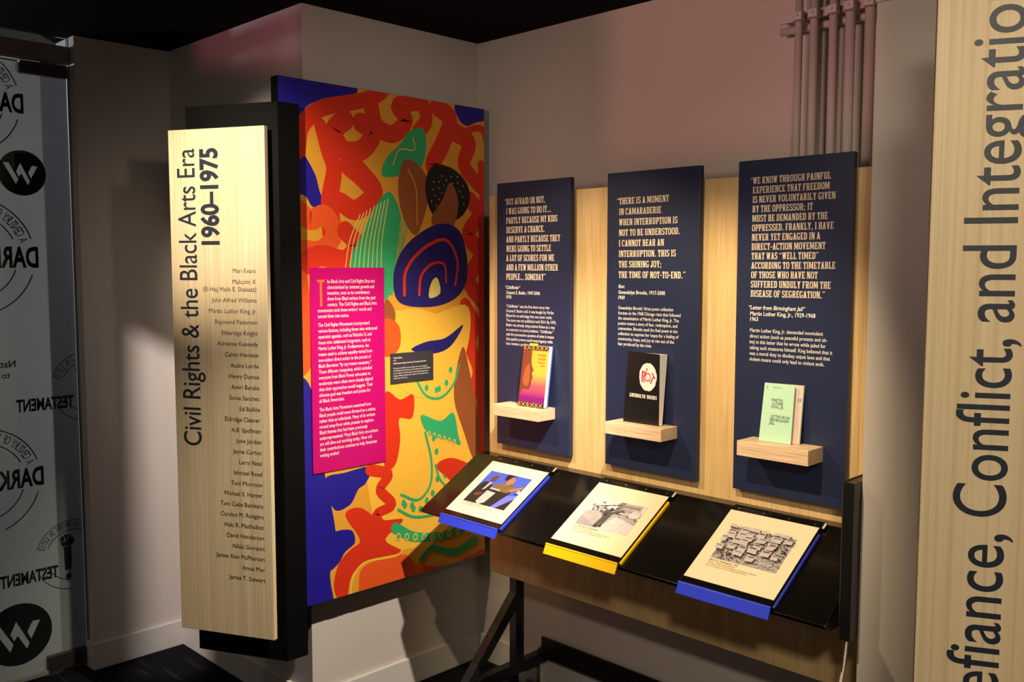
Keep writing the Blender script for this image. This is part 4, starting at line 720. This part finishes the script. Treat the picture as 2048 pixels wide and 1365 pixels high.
S1 = [(ska, [prof]), (skb, [k_([(.10, .45), (.16, .62), (.27, .70), (.34, .62), (.36, .45), (.30, .34), (.16, .36)])]), (ska, [k_([(.24, .72), (.33, .745), (.36, .72), (.30, .70)])])] + kt
g = lambda P: [(a * BW, b_ * BH) for a, b_ in P]
printed('cover_print', BF, [(mt, [g(P) for P in Ps]) for mt, Ps in S1], b1, 0.0009, 0.00001, (0.0005, BW - .0005, 0.0005, BH - .0005))
lettering('cover_lettering', BF, [('OCTAVIA', 0.101, 0.170, 0.0075, .75, 'R', 0), ('E. BUTLER', 0.101, 0.158, 0.0070, .72, 'R', 0), ('Unexpected', 0.101, 0.147, 0.0062, .75, 'R', -.004), ('Stories', 0.101, 0.137, 0.0062, .75, 'R', -.004)], pc('cover_text_brown', (.20, .04, .02)), b1, 0.0014)
# second book: black paperback, fanned open at the top right
zb = 1.1076
b2 = thing('paperback_book', 'black paperback with a white disc and red title, pages fanned at the right', 'book', (1.01, -0.28, zb), 'books on the panel ledges')
F2 = [(0.9480, -0.2860, zb), (1.0790, -0.2860, zb), (1.0785, -0.2850, zb + 0.211), (0.9480, -0.2640, zb + 0.211)]
B2 = [(0.9500, -0.2760, zb), (1.0800, -0.2700, zb), (1.0800, -0.2480, zb + 0.208), (0.9500, -0.2540, zb + 0.208)]
warp_slab('front_cover', F2, off(F2, 0, 0.0008), pc('cover_black', (.010, .009, .009), .3), b2)
warp_slab('page_block', off([F2[0], (1.0770, -0.2855, zb), (1.0765, -0.2845, zb + 0.208), (0.9480, -0.2640, zb + 0.208)], 0, 0.0012, 0.001), off(B2, 0, -0.0005, 0.0005), MT['paper'], b2)
warp_slab('back_cover', B2, off(B2, 0, 0.0008), pc('cover_pink', (.55, .12, .13)), b2)
# front face is slightly warped: print on its own plane through three corners, lifted clear of the twist
class Warp:
    def __init__(s, F, W_, H_): s.F = [Vector(p) for p in F]; s.W = W_; s.H = H_
    def p(s, a, b, h=0.0):
        x, y = a / s.W, b / s.H; A_ = s.F[0].lerp(s.F[1], x); B = s.F[3].lerp(s.F[2], x); n_ = (s.F[1] - s.F[0]).cross(s.F[3] - s.F[0]).normalized(); return A_.lerp(B, y) + n_ * h
WF = Warp(F2, 0.131, 0.211)
random.seed(5); dw = [(0.087 + 0.0345 * (1 + random.uniform(-.035, .035)) * math.cos(a), 0.141 + 0.0415 * (1 + random.uniform(-.03, .03)) * math.sin(a)) for a in [2 * math.pi * i / 44 for i in range(44)]]
printed('cover_disc', WF, [(pc('disc_white', (.84, .80, .72)), [dw])], b2, 0.0010)
rd = pc('title_red', (.80, .03, .08))
g = lambda P: [(0.087 + (a - 490) * .000365, 0.141 - (b_ - 340) * .000330) for a, b_ in P]
printed('title_print', WF, [(rd, [g(P) for P in ([(422, 290), (440, 288), (436, 390), (422, 395)], [(440, 288), (462, 300), (462, 335), (440, 345), (440, 332), (450, 325), (450, 310), (440, 302)], [(440, 340), (450, 338), (462, 390), (448, 395)],
    [(472, 262), (486, 262), (462, 330), (456, 330)], [(538, 295), (572, 345), (566, 356), (530, 306)], [(548, 325), (556, 336), (524, 400), (513, 392)])] + [[(0.087 + (490 - 490) * .000365 + r0 * math.cos(q), 0.141 - (342 - 340) * .000330 + r0 * 1.1 * math.sin(q)) for r0, q in ((.0085, R(a0)), (.0118, R(a0)), (.0118, R(a0 + 20)), (.0085, R(a0 + 20)))] for a0 in range(0, 360, 20)])], b2, 0.0014)
for w_, x_, e_ in (('GWENDOLYN', 0.0185, 0.0800), ('BROOKS', 0.0860, 0.1235)): slab_lines('cover_lettering', WF, [(w_, x_, 0.0765, 0.0108, (e_ - x_) / (slab_width(w_) * 0.0108))], pc('cover_text_white', (.85, .80, .72)), b2, 0.0012)
# third book: thin mint booklet, cover swung open
zb = 1.1103
b3 = thing('thin_booklet', 'thin mint green booklet with its cover swung half open', 'book', (1.45, -0.27, zb), 'books on the panel ledges')
F3 = [(1.4080, -0.2900, zb), (1.4985, -0.2860, zb), (1.4955, -0.2640, zb + 0.153), (1.4080, -0.2640, zb + 0.153)]
P3 = [(1.4080, -0.2890, zb), (1.5140, -0.2700, zb), (1.5140, -0.2515, zb + 0.153), (1.4080, -0.2625, zb + 0.153)]
mint = pc('mint_cover', (.47, .76, .56), .45, .02)
warp_slab('front_cover', F3, off(F3, 0, 0.0005), mint, b3)
warp_slab('page_block', P3, off(P3, 0, 0.0035), pc('booklet_paper', (.72, .58, .50)), b3)
warp_slab('back_cover', off(P3, 0.0005, 0.0037), off(P3, 0.0005, 0.0042), mint, b3)
WF = Warp(F3, 0.0905, 0.155); tx = pc('booklet_ink', (.06, .09, .08))
lettering('cover_lettering', WF, [('MARTIN', 0.026, 0.1080, 0.0078, .80, 'L', 0), ('LUTHER', 0.029, 0.0990, 0.0078, .80, 'L', 0), ('KING, JR.', 0.028, 0.0900, 0.0078, .80, 'L', 0)], tx, b3, 0.0008)
lettering('cover_lettering', WF, [('LETTER FROM', 0.028, 0.0640, 0.0078, .78, 'L', 0), ('BIRMINGHAM', 0.027, 0.0550, 0.0078, .78, 'L', 0), ('JAIL', 0.025, 0.0460, 0.0078, .80, 'L', 0)], tx, b3, 0.0008)
lettering('cover_lettering', WF, [('PENGUIN MODERN 01', 0.027, 0.1440, 0.0022, .8, 'L', 0)], tx, b3, 0.0008)
printed('cover_rule', WF, [(pc('rule_pale', (.85, .75, .70)), [rect(.012, .0775, .084, .0795)])], b3, 0.0008)
printed('publisher_emblem', WF, [(pc('emblem_peach', (.70, .62, .45)), [disc(.0085, .1440, .0038, 14, .0055)]), (tx, [[(.0075, .1400), (.0098, .1400), (.0104, .1440), (.0095, .1480), (.0078, .1480), (.0070, .1440)]]),
    (pc('emblem_white', (.80, .78, .72)), [[(.0080, .1405), (.0093, .1405), (.0096, .1440), (.0088, .1462), (.0079, .1440)]])], b3, 0.0008, 0.0001)
WP = Warp(P3, 0.108, 0.155); lettering('title_page_lettering', WP, [('CE', 0.1045, 0.1120, 0.0080, .8, 'R', 0.0)], tx, b3, 0.0006)

# ============================================================ ADDED SHUTTER FRAMES THAT SHAPE THREE SPOT BEAMS (outside the frame)
frame_gobo('added_beam_frame', 'added black shutter frame shaping the beam on the recess beside the mural', (1.6, -3.4, 2.10), [(-0.735, -0.7845, 2.345), (0.0, -0.7845, 2.215), (0.0, -0.7845, 2.75), (-0.735, -0.7845, 2.75)])
frame_gobo('added_beam_frame', 'added black shutter frame shaping the beam on the back wall above the panels', (1.75, -3.0, 2.10), [(0.638, 0.0, 1.93), (1.75, 0.0, 1.93), (1.75, 0.0, 2.75), (0.638, 0.0, 2.75)])
frame_gobo('added_beam_frame', 'added black shutter frame shaping the beam on the entrance wall corner', (0.50, -2.30, 2.25), [(-0.9697, -0.955, -0.3), (-0.75, -0.7845, -0.3), (-0.75, -0.7845, 1.25), (-0.9697, -0.955, 1.32)])

# ============================================================ BLACK HOUSING WITH STEEL CORD
hs = thing('audio_housing', 'tall narrow black metal housing beside the desk with a steel cord below', 'housing', (1.738, -0.44, 0.71))
hexa('case', [(1.7270, -0.460, 0.706), (1.7515, -0.460, 0.706), (1.7515, -0.2205, 0.706), (1.7270, -0.2205, 0.706), (1.7270, -0.460, 1.078), (1.7515, -0.460, 1.078), (1.7515, -0.2205, 1.078), (1.7270, -0.2205, 1.078)], MT['steel'], hs, 0.0008)
box('edge_flange', 1.7246, 1.7268, -0.4615, -0.2205, 0.708, 1.0805, pc('dark_grey_steel', (.05, .05, .05), .3), hs)
P = [Vector((1.7405, -0.450, 0.7055)), Vector((1.7350, -0.450, 0.64)), Vector((1.7270, -0.452, 0.58)), Vector((1.7200, -0.456, 0.50)), Vector((1.716, -0.46, 0.40)), Vector((1.72, -0.45, 0.28)), Vector((1.735, -0.437, 0.16))]
rings = []; L = []
for i in range(len(P) - 1):
    n_ = max(2, int((P[i + 1] - P[i]).length / 0.0021))
    for j in range(n_): L.append(P[i].lerp(P[i + 1], j / n_))
V = []; F = []; sg = 8
for i, c in enumerate(L):
    d = (L[min(i + 1, len(L) - 1)] - L[max(i - 1, 0)]).normalized(); a = d.orthogonal().normalized(); b_ = d.cross(a); r_ = 0.0050 if i % 2 else 0.0034
    for j in range(sg): V.append(c + (a * math.cos(2 * math.pi * j / sg) + b_ * math.sin(2 * math.pi * j / sg)) * r_)
    if i: F += [((i - 1) * sg + j, (i - 1) * sg + (j + 1) % sg, i * sg + (j + 1) % sg, i * sg + j) for j in range(sg)]
c_ = link('armoured_cord', mesh('cord', V, F, MT['cord']), hs)
